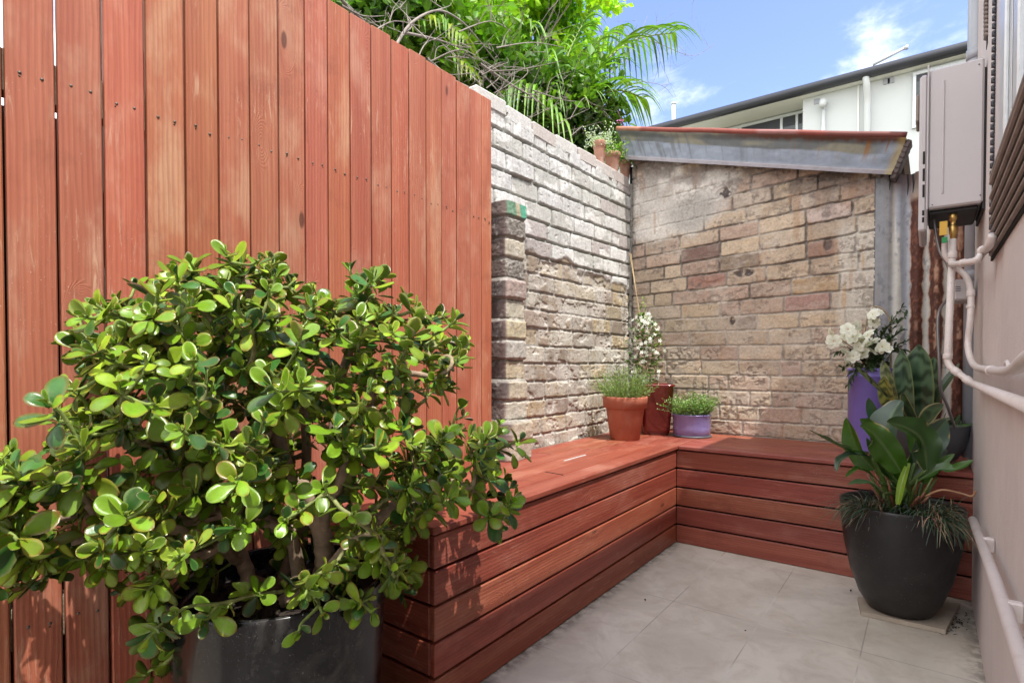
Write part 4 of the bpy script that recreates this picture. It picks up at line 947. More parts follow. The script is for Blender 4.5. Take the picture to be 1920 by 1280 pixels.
def calc():
    order = sorted(range(nN), key=lambda i: -i)
    for i in order:
        rad[i] = max(.0026, sum(rad[c]**2.75 for c in ch[i])**(1/2.75)) if ch[i] else .0024
calc()
mbk = MB()
def bcol(r):
    f = min(1, max(0, (r-.003)/.0035)); g = (.16, .22, .05); b = (.27, .195, .135); return tuple(g[k]*(1-f)+b[k]*f for k in range(3))
for i in range(nN):
    starts = [c for c in ch[i]] if par[i] >= 0 else [i]
    if par[i] >= 0 and ch[i]:
        mcd = max(ch[i], key=lambda c: rad[c]); starts = [c for c in ch[i] if c != mcd]
    elif par[i] < 0: starts = ch[i]
    for s in starts:
        chain = [i, s]
        while ch[chain[-1]]: chain.append(max(ch[chain[-1]], key=lambda c: rad[c]))
        pts = smooth([nodes[k] for k in chain], 3); rr = []; cc = []
        r0 = [min(.040, rad[k]*1.06) for k in chain]; r0[0] = min(r0[0], r0[1]*1.15)
        for k in range(len(pts)):
            f = k/3; a = min(int(f), len(r0)-1); b = min(a+1, len(r0)-1); r = r0[a]+(r0[b]-r0[a])*(f-int(f)); 
            rr.append(r*(1+(.10 if k % 3 == 1 else 0)+rj.uniform(-.03, .03))); cc.append([q*(1+(.3 if k % 3 == 1 else 0)) for q in bcol(r)])
        mbk.tube(pts, rr, 10 if rr[0] > .012 else 7, cc)
mbk.build('trunk', M['bark'], jade)
mbl = MB()
def greens(r, p):
    k = r.random()
    if k < .55: a = (.18, .345, .018)
    elif k < .82: a = (.28, .43, .025)
    else: a = (.045, .15, .025)
    j = r.uniform(.6, 1.25); top = tuple(q*j for q in a); bot = (a[0]*j*.95+.01, a[1]*j*.85, a[2]*j+.015)
    return top, bot, (.24, .06, .03) if r.random() < .7 else (.13, .17, .03)
def rv_(r): return Vector((r.uniform(-1, 1), r.uniform(-1, 1), r.uniform(-1, 1)))
def rosette(p, ax, r, sz, pairs):
    ax = ax.normalized(); x = ax.orthogonal().normalized(); x = Matrix.Rotation(r.uniform(0, 6.28), 3, ax) @ x; hue = r.random()
    for k in range(pairs):
        phi = R((14, 38, 60, 80, 95)[k]+r.uniform(-8, 8)); base = p-ax*(.0035+.0085*k*sz/.045); Ls = sz*(.42, .80, 1.0, .98, .9)[k]*r.uniform(.85, 1.15)
        for sg in (1, -1):
            if k >= 3 and r.random() < .25: continue
            rd = (Matrix.Rotation(k*math.pi/2+r.uniform(-.2, .2), 3, ax) @ x)*sg
            d = ax*math.cos(phi)+rd*math.sin(phi); d.z -= .10*k; d += rv_(r)*.14; d.normalize(); upv = ax*math.sin(phi)-rd*math.cos(phi)
            upv += Vector([r.uniform(-.25, .25) for _ in range(3)])
            top, bot, ed = greens(r, p)
            put_leaf(mbl, base+rd*.002, d, upv, Ls, r.uniform(.85, 1.2), r.choice(LT), top, bot, ed, r.uniform(.2, .85))
for p, ti_ in zip(tips, tipn):
    par_p = nodes[par[ti_]]; g = (p-par_p).normalized(); o_ = (p-cen).normalized(); tocam = (O0-p).normalized()
    ax = g*.5+o_*.5+Vector((0, 0, .35))+tocam*.22+Vector([rj.uniform(-.35, .35) for _ in range(3)])
    rosette(p, ax, rj, rj.uniform(.034, .054)*rj.choice((.8, 1, 1, 1.08)), rj.choice((2, 3, 4, 4, 5)))
    # a few single leaves and short side shoots lower on the twig
    q = par[ti_]; st_ = 0
    while q > 0 and st_ < 5 and rad[q] < .006:
        q = par[q]; st_ += 1
        if q <= 0: break
        if rj.random() < .42:
            pp = nodes[q]; a_ = Vector([rj.uniform(-1, 1) for _ in range(3)]); a_.z += .3
            if rj.random() < .45: rosette(pp+a_.normalized()*.018, a_, rj, rj.uniform(.026, .042), 3)
            else:
                top, bot, ed = greens(rj, pp); put_leaf(mbl, pp, a_, Vector((0, 0, 1)), rj.uniform(.034, .055), 1, rj.choice(LT), top, bot, ed, .3)
# drop leaves that poke through the fence or the pot
mbl.build('foliage', M['leaf'], jade)

# ================================================================ SMALL PLANT HELPERS
def small_leaf(mb, p, d, up, L, w, col, fold=.3):
    d = d.normalized(); x = d.cross(up); x = x.normalized() if x.length > 1e-4 else d.orthogonal().normalized(); n = x.cross(d)
    a = p; b = p+d*L; m = p+d*L*.5; l = m-x*w+n*fold*w; r = m+x*w+n*fold*w
    mb.add([a, r, b, l, m], [(0, 1, 4), (1, 2, 4), (2, 3, 4), (3, 0, 4)], col)
def rv(r, z=0): return Vector((r.uniform(-1, 1), r.uniform(-1, 1), r.uniform(-1, 1)+z))
def vcol(r, a, j=.25): k = r.uniform(1-j, 1+j); return tuple(q*k*r.uniform(.9, 1.1) for q in a)
def soil_disc(c, r, z, parent, name='soil'):
    mb = MB(); mb.lathe([(r, -.01), (r, 0), (r*.6, .004), (.001, .006)], (c.x, c.y, z), 24); return mb.build(name, M['soil'], parent)

# terracotta pot with wiry herb
c = Vector((-1.415, 2.99, ZB)); c = pT(1172, 760, 3.12); c.z = ZB
tp = thing('potted_lavender', c, 'terracotta pot of feathery green herb on the bench nearest the left brick wall', 'potted plant')
mb = MB(); mb.lathe([(.078, 0), (.082, .004), (.106, .172), (.108, .176), (.121, .178), (.125, .236), (.123, .241), (.114, .241), (.110, .20)], (c.x, c.y, c.z+.0005), 56); mb.build('pot', M['terracotta'], tp)
soil_disc(c, .112, c.z+.215, tp)
mb = MB(); sb = MB(); r = random.Random(31)
for k in range(230):
    a = r.random()*6.28; q = .095*r.random()**.5; b = c+Vector((q*math.cos(a), q*math.sin(a), .215)); d = Vector((math.cos(a)*q*5.5, math.sin(a)*q*5.5, 1.0))+rv(r)*.30; L = r.uniform(.08, .215)*(1.1-.3*q/.095); d.normalize()
    e = b+d*L+Vector((math.cos(a), math.sin(a), -.3))*.02; m_ = b+d*L*.5; sb.tube([b, m_, e], [.0011, .0009, .0005], 4, (.22, .27, .12), False)
    for j in range(11):
        t = .25+.75*j/10; p = b.lerp(e, t); dd = (d+rv(r)*.8).normalized(); small_leaf(mb, p, dd, rv(r), r.uniform(.014, .027), .0019, vcol(r, (.25, .37, .12)))
sb.build('stems', M['leaf2'], tp); mb.build('foliage', M['leaf2'], tp)
# red glazed square pot with jasmine on canes
c = pT(1228, 760, 3.36); c.z = ZB
jp = thing('potted_jasmine', c, 'tall square oxblood red pot with white star jasmine climbing canes in the corner', 'potted plant')
mb = MB(); mb.lathe([(.072, 0), (.078, .006), (.083, .03), (.104, .285), (.109, .292), (.108, .301), (.099, .301), (.096, .26)], (c.x, c.y, c.z+.0005), 64, sq=7, rot=.50); mb.build('pot', M['redglaze'], jp)
soil_disc(c, .092, c.z+.268, jp)
ct = pT(1205, 700, 3.40)
mb = MB(); b0 = Vector((c.x-.045, c.y+.02, c.z+.26))
top1 = pT(1183, 475, 3.60); top1.x = max(top1.x, XW+.03)
mb.tube([b0, b0.lerp(top1, .5), top1], [.0026, .0026, .002], 7); mb.tube([b0+Vector((.02, 0, 0)), top1+Vector((.0, -.02, .0))], [.0022, .0022], 6, (.3, .3, .3)); mb.tube([b0+Vector((.06, 0, 0)), pT(1213, 600, 3.40)], [.003, .003], 6)
mb.build('cane', M['cane'], jp)
mb = MB(); fb = MB(); sb = MB(); r = random.Random(5); 
prevp = b0
for k in range(46): q = k/45; a = q*22; p = Vector((ct.x+.03*math.cos(a), ct.y+.03*math.sin(a), ZB+.27+q*.46)); sb.tube([prevp, p], .0022, 5, (.14, .10, .06), False); prevp = p
for k in range(560):
    q = r.random(); zz = ZB+.30+q*.42; rr = .105*(math.sin(math.pi*min(1, max(.0, .12+q*.86)))**.6)*r.random()**.5; a = r.random()*6.28; p = Vector((ct.x+.01+rr*math.cos(a)*1.1, ct.y+rr*math.sin(a)*.8, zz)); d = Vector((math.cos(a), math.sin(a), .2))+rv(r)*.6
    if p.x < XW+.03: continue
    col = vcol(r, (.07, .15, .03)) if r.random() < .7 else vcol(r, (.20, .32, .05)); d.normalize(); up = (Vector((0, 0, 1))+rv(r)*.5)
    L = r.uniform(.020, .036); mb.strip([p, p+d*L*.35, p+d*L*.7, p+d*L], [.002, .0085, .0075, .0005], up, .25, col, nx=1)
    if r.random() < .22:
        p2 = p+Vector((math.cos(a), math.sin(a), 0))*.016+Vector((0, -.012, .006)); n = (Vector((.1, -.8, .35))+Vector((math.cos(a), math.sin(a), 0))*.6+rv(r)*.4).normalized(); x = n.orthogonal().normalized()
        for j in range(5): dd = Matrix.Rotation(j*1.2566, 3, n) @ x; dn = dd.cross(n); fb.add([p2, p2+dd*.008-dn*.0036, p2+dd*.0145+n*.001, p2+dd*.008+dn*.0036], [(0, 1, 2, 3)])
for k in range(14): p = Vector((ct.x+r.uniform(-.02, .03), ct.y, ZB+.72+k*.008)); small_leaf(mb, p, rv(r, .5), rv(r), .022, .006, vcol(r, (.22, .36, .05)))
sb.build('stems', M['bark'], jp); mb.build('foliage', M['leafgloss'], jp); fb.build('flowers', M['petal'], jp)
# lilac bowl with thyme
c = pT(1297, 790, 3.24); c.z = ZB
lp = thing('potted_thyme', c, 'low lilac glazed bowl of small leafed green herb right of the red pot', 'potted plant')
mb = MB(); mb.lathe([(.098, .006), (.104, .012), (.106, .05), (.108, .125), (.110, .128), (.108, .131), (.101, .129), (.100, .10)], (c.x, c.y, c.z+.0005), 56); mb.build('pot', M['purpleglaze'], lp)
mb = MB(); mb.lathe([(.085, 0), (.108, .0), (.110, .004), (.108, .011), (.09, .011)], (c.x+.002, c.y, c.z+.0005), 48); mb.build('saucer', M['greybowl'], lp)
soil_disc(c, .100, c.z+.115, lp)
mb = MB(); sb = MB(); r = random.Random(8)
for k in range(330):
    a = r.random()*6.28; q = .085*r.random()**.5; b = c+Vector((q*math.cos(a), q*math.sin(a), .115)); left = max(0, -math.cos(a)); L = r.uniform(.06, .165); d = Vector((math.cos(a)*q*8, math.sin(a)*q*8, .9-1.0*left*(q/.085)*(r.random()))); d.normalize()
    e = b+d*L+Vector((-.03*left*r.random(), 0, -.03*r.random())); m_ = b.lerp(e, .5)+Vector((0, 0, .012)); sb.tube([b, m_, e], [.0009, .0008, .0005], 4, (.2, .2, .1), False)
    for j in range(12):
        t = .25+.75*j/11; p = (b.lerp(m_, t*2) if t < .5 else m_.lerp(e, t*2-1)); small_leaf(mb, p, rv(r, .2), rv(r, .8), r.uniform(.008, .014), .0040, vcol(r, (.20, .36, .08) if r.random() < .75 else (.30, .40, .20), .35))
sb.build('stems', M['leaf2'], lp); mb.build('foliage', M['leaf2'], lp)
# tall violet pot with white flowers
c = pT(1630, 760, 2.74); c.z = ZB
vp = thing('potted_white_flowers', c, 'tall violet cylinder pot with clustered white flowers, standing against the back brick wall', 'potted plant')
mb = MB(); mb.lathe([(.088, 0), (.092, .006), (.092, .36), (.096, .362), (.096, .372), (.093, .374), (.093, .392), (.096, .394), (.096, .402), (.092, .405), (.088, .402), (.086, .37)], (c.x, c.y, c.z+.0005), 56); mb.build('pot', M['purple'], vp)
soil_disc(c, .087, c.z+.38, vp)
mb = MB(); fb = MB(); sb = MB(); yb_ = MB(); r = random.Random(15)
topc = c+Vector((0, 0, .39))
def flower(p, n, s, petals=6):
    n = n.normalized(); x = n.orthogonal().normalized(); x = Matrix.Rotation(r.random()*6, 3, n) @ x
    for ring, (ps, tl) in enumerate(((1, .25), (.62, .75))):
        for j in range(petals):
            dd = Matrix.Rotation((j+.5*ring)*6.283/petals+r.uniform(-.15, .15), 3, n) @ x; L = s*ps*r.uniform(.85, 1.1); d1 = (dd+n*tl).normalized(); d2 = (dd-n*.1+rv(r)*.15).normalized(); w = L*.42
            fb.strip([p, p+d1*L*.4, p+d1*L*.5+d2*L*.35, p+d1*L*.5+d2*L*.6], [w*.3, w, w*.95, w*.25], n, .25, (1, 1, 1), nx=1)
    yb_.tube([p+n*.002, p+n*s*.2], [s*.10, s*.06], 6, (.75, .6, .12))
fl = [(1560, 628), (1575, 645), (1590, 618), (1600, 632), (1563, 640), (1583, 630), (1605, 612), (1625, 645), (1610, 650), (1640, 640), (1655, 650), (1600, 668), (1612, 640), (1585, 660), (1645, 585), (1637, 590), (1633, 658), (1618, 662), (1592, 675), (1660, 655), (1628, 628), (1640, 605)]
for px, py in fl:
    p = pT(px, py, 2.62+r.uniform(-.03, .05)); flower(p, Vector((-.1, -1, .45))+rv(r)*.95, r.uniform(.024, .036))
    sb.tube(smooth([topc+rv(r)*.02, (topc+p)/2+Vector((0, .03, .03)), p], 4), .0018, 5, (.08, .12, .04), False)
ends = [(1690, 578), (1700, 590), (1675, 600), (1690, 620), (1668, 635), (1700, 640), (1680, 660), (1580, 690), (1600, 695), (1590, 720), (1645, 600), (1650, 670), (1570, 660), (1660, 615), (1695, 655), (1630, 690), (1640, 675)]
for px, py in ends:
    p = pT(px, py, 2.66+r.uniform(-.05, .05)); a = topc+rv(r)*.03; pts = smooth([a, (a+p)/2+Vector((0, .0, .04)), p], 6); sb.tube(pts, .0016, 5, (.07, .09, .035), False)
    for j in range(4, len(pts)):
        for s_ in range(3): d = (pts[j]-pts[j-1]).normalized()+rv(r)*.9; L = r.uniform(.022, .042); d.normalize(); q = pts[j]; mb.strip([q, q+d*L*.4, q+d*L*.75+Vector((0, 0, -.002)), q+d*L+Vector((0, 0, -.006))], [.0015, .0052, .0042, .0004], Vector((0, 0, 1))+rv(r)*.5, .3, vcol(r, (.045, .085, .03), .35), nx=1)
for k in range(240):
    p = topc+Vector((r.uniform(-.07, .07), r.uniform(-.07, .05), r.uniform(.0, .15))); d = rv(r, .3).normalized(); L = r.uniform(.02, .04); mb.strip([p, p+d*L*.4, p+d*L*.75, p+d*L], [.0015, .0055, .0045, .0004], rv(r, 1), .3, vcol(r, (.05, .09, .03), .35), nx=1)
sb.build('stems', M['leafgloss'], vp); mb.build('foliage', M['leafgloss'], vp); f_ = fb.build('flowers', M['petal'], vp); yb_.build('stamens', M['yellow'], f_)
mb = MB(); a, b = pT(1668, 700, 2.70), pT(1640, 690, 2.80)
pts = [pT(1670, 690, 2.70), pT(1671, 640, 2.70), pT(1668, 600, 2.70), pT(1655, 580, 2.71), pT(1640, 575, 2.73), pT(1628, 590, 2.75), pT(1620, 640, 2.77), pT(1618, 695, 2.78)]
mb.tube(smooth(pts, 5), .0032, 8); mb.build('hoop', M['cane'], vp)

# grey bowl with snake plant
c = pT(1738, 790, 2.36); c.z = ZB
sp_ = thing('potted_snake_plant', c, 'grey round bowl of banded snake plant on the bench end beside the pink wall', 'potted plant')
BR = .155
mb = MB(); mb.lathe([(.055, 0), (.08, .006), (.115, .035), (.140, .08), (.152, .13), (BR, .17), (BR+.002, .178), (BR-.004, .180), (BR-.010, .172), (BR-.014, .14)], (c.x-.01, c.y, c.z+.0005), 64); mb.build('bowl', M['greybowl'], sp_)
soil_disc(c+Vector((-.01, 0, 0)), BR-.013, c.z+.15, sp_)
mb = MB(); r = random.Random(19)
def band_cols(a, b, edge, fr=17, seed=0):
    def f(t, q):
        n = mnoise.noise((t*6, q*1.5, seed*3.1)); k = .5+.5*math.sin(t*fr*2+n*5+q*q*1.2); k = k*k*(3-2*k)
        cc = [a[i]*(1-k)+b[i]*k for i in range(3)]
        return tuple(edge) if abs(q) > .95 and edge else tuple(cc)
    return f
def blade(mb, pts, w, up, cols=None, col=(1, 1, 1), fold=.25, prof=None, nx=4, n=8, wav=0):
    pts = smooth(pts, n); m = len(pts); ws = [w*prof(i/(m-1)) for i in range(m)]; mb.strip(pts, ws, up, fold, col, cols, nx, wav)
pf_snake = lambda t: (.55+.9*t*(1-t)*1.9)*(1-max(0, (t-.72)/.28)**1.6)+.004
G1, G2 = (.075, .135, .075), (.012, .034, .016)
def sn(base, tip, w, t0, t1, a=G1, b=G2, edge=(.16, .2, .08), seed=0, up=None, bow=0, fr=17):
    A, B = pT(*base, t0), pT(*tip, t1); m_ = (A+B)/2+Vector((bow, -.01, 0)); blade(mb, [A, A.lerp(m_, .6), m_, m_.lerp(B, .6), B], w, up or Vector((-.5, -.85, .15)), band_cols(a, b, edge, fr, seed), fold=.30, prof=pf_snake, nx=5, n=12)
sn((1732, 800), (1723, 645), .062, 2.36, 2.36, seed=1)
sn((1742, 795), (1752, 668), .040, 2.42, 2.40, seed=2)
sn((1706, 795), (1690, 655), .040, 2.34, 2.36, seed=3)
sn((1692, 792), (1657, 705), .034, 2.28, 2.26, a=(.25, .25, .06), b=(.05, .07, .02), seed=4, bow=-.015)
sn((1685, 780), (1655, 675), .026, 2.30, 2.36, a=(.14, .17, .06), b=(.03, .045, .02), seed=5)
sn((1668, 745), (1604, 684), .011, 2.26, 2.24, a=(.16, .20, .10), seed=6, fr=8)
sn((1745, 790), (1800, 680), .018, 2.36, 2.30, a=(.05, .08, .04), b=(.04, .06, .03), seed=7, bow=-.02)
def broad(basep, midp, tip, w, t, a, b, edge, up=None, seed=0, tt=None, fold=.35):
    blade(mb, [pT(*basep, t), pT(*midp, (t+(tt or t))/2), pT(*tip, tt or t)], w, up or Vector((-.3, -.7, .6)), band_cols(a, b, edge, 4, seed), fold=fold, prof=lambda t_: math.sin(math.pi*min(1, .08+t_*.95))**.7+.01, nx=4, n=10)
D1, D2, TE = (.04, .07, .025), (.02, .035, .015), (.30, .25, .12)
broad((1728, 800), (1748, 775), (1770, 757), .034, 2.26, D1, D2, TE, seed=8, tt=2.2)
broad((1720, 800), (1700, 760), (1692, 735), .018, 2.22, D1, D2, TE, seed=9)
broad((1740, 800), (1762, 790), (1790, 782), .012, 2.18, (.12, .15, .11), D1, TE, seed=10)
broad((1760, 800), (1795, 800), (1826, 794), .010, 2.22, (.08, .16, .04), D1, None, seed=11)
broad((1650, 800), (1638, 775), (1628, 745), .022, 2.26, (.03, .09, .04), D1, None, seed=12)
broad((1652, 802), (1632, 792), (1622, 785), .020, 2.24, (.03, .08, .03), D1, None, seed=13)
broad((1660, 800), (1675, 790), (1640, 795), .022, 2.22, D1, D2, None, seed=14)
for k in range(24):
    a = r.random()*6.28; p = c+Vector((-.01+.10*math.cos(a), .10*math.sin(a), .15)); d = Vector((math.cos(a)*.5, math.sin(a)*.5, .8))+rv(r)*.2; L = r.uniform(.05, .09); blade(mb, [p, p+d*L*.5, p+d*L], .010, rv(r, .2), None, vcol(r, (.04, .065, .025)), .3, pf_snake, 2, 3)
mb.build('foliage', M['leafgloss'], sp_)

# big black pot
c = Vector((-.078, 2.525, 0))
slab = MB(); a = [pZ(1608, 1118, .018), pZ(1614, 1145, .018), pZ(1773, 1180, .018), pZ(1800, 1130, .018)]
slab.add([*a, *[p-Vector((0, 0, .0165)) for p in a]], [(0, 1, 2, 3), (7, 6, 5, 4), (0, 4, 5, 1), (1, 5, 6, 2), (2, 6, 7, 3), (3, 7, 4, 0)]); so_ = slab.build('stone_slab', M['slab'], None)
so_['label'] = 'thin broken sandstone slab lying on the floor under the big black pot'; so_['category'] = 'slab'
bpp = thing('potted_bird_of_paradise', c, 'large matt black pot of broad green leaves and trailing dark grass by the pink wall', 'potted plant')
mb = MB(); mb.lathe([(.088, 0), (.101, .004), (.130, .05), (.161, .14), (.183, .25), (.193, .35), (.195, .388), (.196, .395), (.194, .400), (.187, .398), (.184, .385), (.177, .34)], (c.x, c.y, .0185), 72); mb.build('pot', M['blackpot2'], bpp)
soil_disc(c, .179, .385, bpp)
mb = MB(); sb = MB(); r = random.Random(23)
pf = lambda t: (math.sin(math.pi*min(1, (.04+t*.96)))**.75)*(1-.15*t)+.006
def leafc(a, rib=(.12, .18, .07), edge=None):
    def f(t, q):
        n = mnoise.noise((t*5, q*3, a[0]*50)); cc = [x*(1+.22*n) for x in a]
        if abs(q) < .06: cc = [cc[i]*.45+rib[i]*.55 for i in range(3)]
        if edge and abs(q) > .97 and n > .18: cc = edge
        return tuple(cc)
    return f
TP = 1.98
def bl(basep, mids, tip, w, t0, t1, a, up, edge=(.35, .27, .12), fold=.45, stem=True, curl=0):
    t0 *= 1.04; t1 *= 1.04; w *= .86
    pts = [pT(*basep, t0)]+[pT(*m_, t0+(t1-t0)*(i+1)/(len(mids)+1)) for i, m_ in enumerate(mids)]+[pT(*tip, t1)]
    blade(mb, pts, w, Vector(up), leafc(a, edge=edge), fold=fold, prof=pf, nx=6, n=8, wav=.16)
    if stem:
        s0 = Vector((c.x+r.uniform(-.05, .05), c.y+r.uniform(-.05, .05), .39)); sb.tube(smooth([s0, s0.lerp(pts[0], .55)+Vector((0, 0, .02)), pts[0]], 5), [.008]*5+[.007]*5+[.005], 7, vcol(r, (.075, .13, .03)))
GA, GB, GC = (.040, .110, .010), (.022, .065, .010), (.050, .090, .060)
bl((1632, 852), [(1600, 848), (1560, 830)], (1517, 806), .026, 1.95, 1.85, GB, (0, -.5, .8))
bl((1640, 880), [(1610, 845)], (1587, 782), .052, 1.96, 1.98, GA, (-.6, -.7, .3))
bl((1655, 870), [(1640, 815)], (1612, 785), .042, 2.05, 2.05, GA, (.4, -.8, .4))
bl((1663, 850), [(1668, 790)], (1690, 750), .072, 2.10, 2.12, GC, (-.5, -.85, .2), (.34, .28, .14))
bl((1690, 885), [(1668, 850), (1640, 815)], (1612, 798), .060, 1.90, 1.86, GA, (-.3, -.75, .5))
bl((1738, 880), [(1730, 830), (1705, 805)], (1662, 790), .064, 1.90, 1.86, GB, (.2, -.8, .55))
bl((1716, 868), [(1740, 830)], (1774, 786), .062, 1.96, 2.0, GC, (.5, -.75, .3), (.4, .3, .12))
bl((1712, 850), [(1716, 810)], (1705, 790), .030, 2.05, 2.03, GA, (-.5, -.8, .2))
bl((1722, 900), [(1760, 880), (1790, 880)], (1826, 862), .030, 1.94, 1.84, GA, (.1, -.5, .85), (.45, .28, .14))
bl((1635, 858), [(1600, 852), (1575, 862)], (1568, 884), .020, 1.93, 1.86, GC, (-.2, -.6, .8))
bl((1660, 925), [(1625, 905)], (1590, 908), .020, 1.90, 1.84, (.06, .12, .05), (0, -.5, .8))
bl((1702, 900), [(1750, 850)], (1765, 835), .045, 2.0, 2.02, (.06, .085, .06), (.2, -.9, .2), stem=False)
blade(mb, [pT(1684, 945, 1.93), pT(1692, 905, 1.93), pT(1704, 868, 1.95)], .013, Vector((-.3, -.9, .1)), None, (.16, .27, .02), .5, lambda t: .5+.5*math.sin(math.pi*t)*(1-t*.2), 3, 6)
bl((1690, 900), [(1672, 870)], (1650, 845), .028, 2.0, 2.0, GA, (-.5, -.7, .4))
bl((1700, 890), [(1720, 850)], (1728, 812), .030, 2.02, 2.04, GB, (.4, -.8, .3))
bl((1730, 905), [(1752, 880)], (1790, 850), .024, 1.96, 1.9, GA, (.2, -.7, .6))
bl((1650, 905), [(1625, 885), (1605, 880)], (1585, 895), .018, 1.94, 1.88, GA, (-.2, -.6, .8))
bl((1672, 900), [(1650, 860)], (1625, 820), .024, 1.98, 1.98, GB, (-.5, -.7, .3))
for k in range(16):
    a = r.random()*6.28; s0 = Vector((c.x+.05*math.cos(a), c.y+.05*math.sin(a), .40)); e = s0+Vector((.06*math.cos(a), .06*math.sin(a), r.uniform(.06, .17))); sb.tube([s0, s0.lerp(e, .5), e], [.006, .006, .003], 6, vcol(r, (.085, .13, .03) if r.random() < .6 else (.25, .10, .06)))
sb.build('stems', M['leafgloss'], bpp); mb.build('foliage', M['leafgloss'], bpp)
mb = MB()
for cx, cy, n_, ax_ in ((-.16, 2.42, 230, (-.7, -.5)), (.03, 2.42, 280, (.45, -.75)), (-.05, 2.5, 60, (0, -.5))):
    for k in range(n_):
        p = Vector((cx+r.uniform(-.045, .045), cy+r.uniform(-.045, .05), .395)); d = Vector((ax_[0]*r.uniform(.2, 1.2)+r.uniform(-.6, .6), ax_[1]*r.uniform(.2, 1.2)+r.uniform(-.5, .5), r.uniform(.25, .9))).normalized(); L = r.uniform(.10, .19); pts = []; v_ = d*L/6; q = p.copy()
        for j in range(7): pts.append(q.copy()); q += v_; v_ += Vector((0, 0, -.0062*r.uniform(.75, 1.2)))
        if any(z_.x > XP-.004 for z_ in pts): continue
        col = vcol(r, (.05, .085, .05) if r.random() < .72 else ((.33, .23, .15) if r.random() < .5 else (.10, .05, .035)), .35)
        mb.strip(pts, [.0016, .0018, .0018, .0017, .0014, .001, .0003], Vector((0, 0, 1)), .3, col, nx=1)
mb.build('trailing_grass', M['leafgloss'], bpp)
mb = MB(); mb.tube(smooth([pT(1735, 930, 1.9), pT(1765, 918, 1.86), pT(1800, 924, 1.84), pT(1822, 930, 1.82), pT(1829, 920, 1.81)], 4), .0035, 6, (.42, .24, .14)); mb.build('dry_stalk', M['leaf2'], bpp)
# leaf litter
mb = MB(); r = random.Random(2)
for k in range(90):
    p = pZ(r.gauss(1785, 16), r.gauss(1165, 9), .003); d = rv(r); d.z *= .15; small_leaf(mb, p, d, Vector((0, 0, 1)), r.uniform(.01, .028), .0022, (.05, .035, .02))
for px, py in ((1210, 1126), (1595, 1109), (1140, 1132), (1400, 1180)): p = pZ(px, py, .003); small_leaf(mb, p, rv(r), Vector((0, 0, 1)), .012, .004, (.06, .04, .03))
o = mb.build('leaf_litter', M['soil']); tagit(o, 'dry leaf litter scattered on the floor beside the stone slab', 'leaf litter', None, 'stuff')
# ================================================================ WALL TOP POTS
r = random.Random(41)
def wtp(px, py, X, rr, h, label, kind, seed):
    p = pX(px, py, X); p.z = 2.152
    t = thing('terracotta_pot_plant', p, label, 'potted plant', 'small terracotta pots on top of the left brick wall')
    mb = MB(); mb.lathe([(rr*.66, 0), (rr*.68, .003), (rr*.88, h*.70), (rr*.9, h*.72), (rr, h*.73), (rr*1.03, h*.98), (rr, h), (rr*.9, h), (rr*.88, h*.85)], p, 32); mb.build('pot', M['terracotta_old'], t)
    soil_disc(p, rr*.88, p.z+h*.88, t)
    mb = MB(); q = random.Random(seed)
    for k in range(520 if kind == 0 else 260):
        a = q.random()*6.28; d = Vector((math.cos(a), math.sin(a), q.uniform(-.6, 1.1))); b = p+Vector((0, 0, h))+d*rr*q.uniform(.3, 2.4 if kind == 0 else 1.9)
        if b.x < XW-.02 or b.z > p.z+h*.9: pass
        if kind == 0: small_leaf(mb, b, rv(q, .2), rv(q, .8), q.uniform(.010, .020), .0045, vcol(q, (.48, .56, .47), .2))
        else: small_leaf(mb, b, rv(q, .4), rv(q, .8), q.uniform(.014, .028), .007, vcol(q, (.20, .36, .05), .3))
    mb.build('foliage', M['leaf2'], t); return t, p
t1, p1 = wtp(1124, 300, XW-.045, .040, .145, 'terracotta pot with silvery trailing foliage, farthest from the shed roof on the wall top', 0, 1)
t2, p2 = wtp(1148, 310, XW-.045, .052, .125, 'widest terracotta pot with bright green sprigs, in the middle on the wall top', 1, 2)
t3, p3 = wtp(1172, 330, XW-.040, .040, .125, 'small terracotta pot nearest the shed corner on the wall top, green leaves beside it', 1, 3)
mb = MB(); st_ = smooth([p2+Vector((.02, .03, .12)), p2+Vector((.05, .08, .26)), pT(1158, 208, 3.6)], 5); mb.tube(st_, [.003]*len(st_), 5, (.12, .06, .08))
for k in range(60): q = st_[r.randint(3, len(st_)-1)]; small_leaf(mb, q, rv(r), rv(r), .014, .004, (.06, .04, .04))
mb.build('flower_spike', M['leaf2'], t2)
mb = MB()
for k in range(9): q = pT(1163, 226, 3.58)+rv(r)*.012; small_leaf(mb, q, rv(r), rv(r), .016, .007, (1, 1, 1))
mb.build('flower', M['pink'], t2)

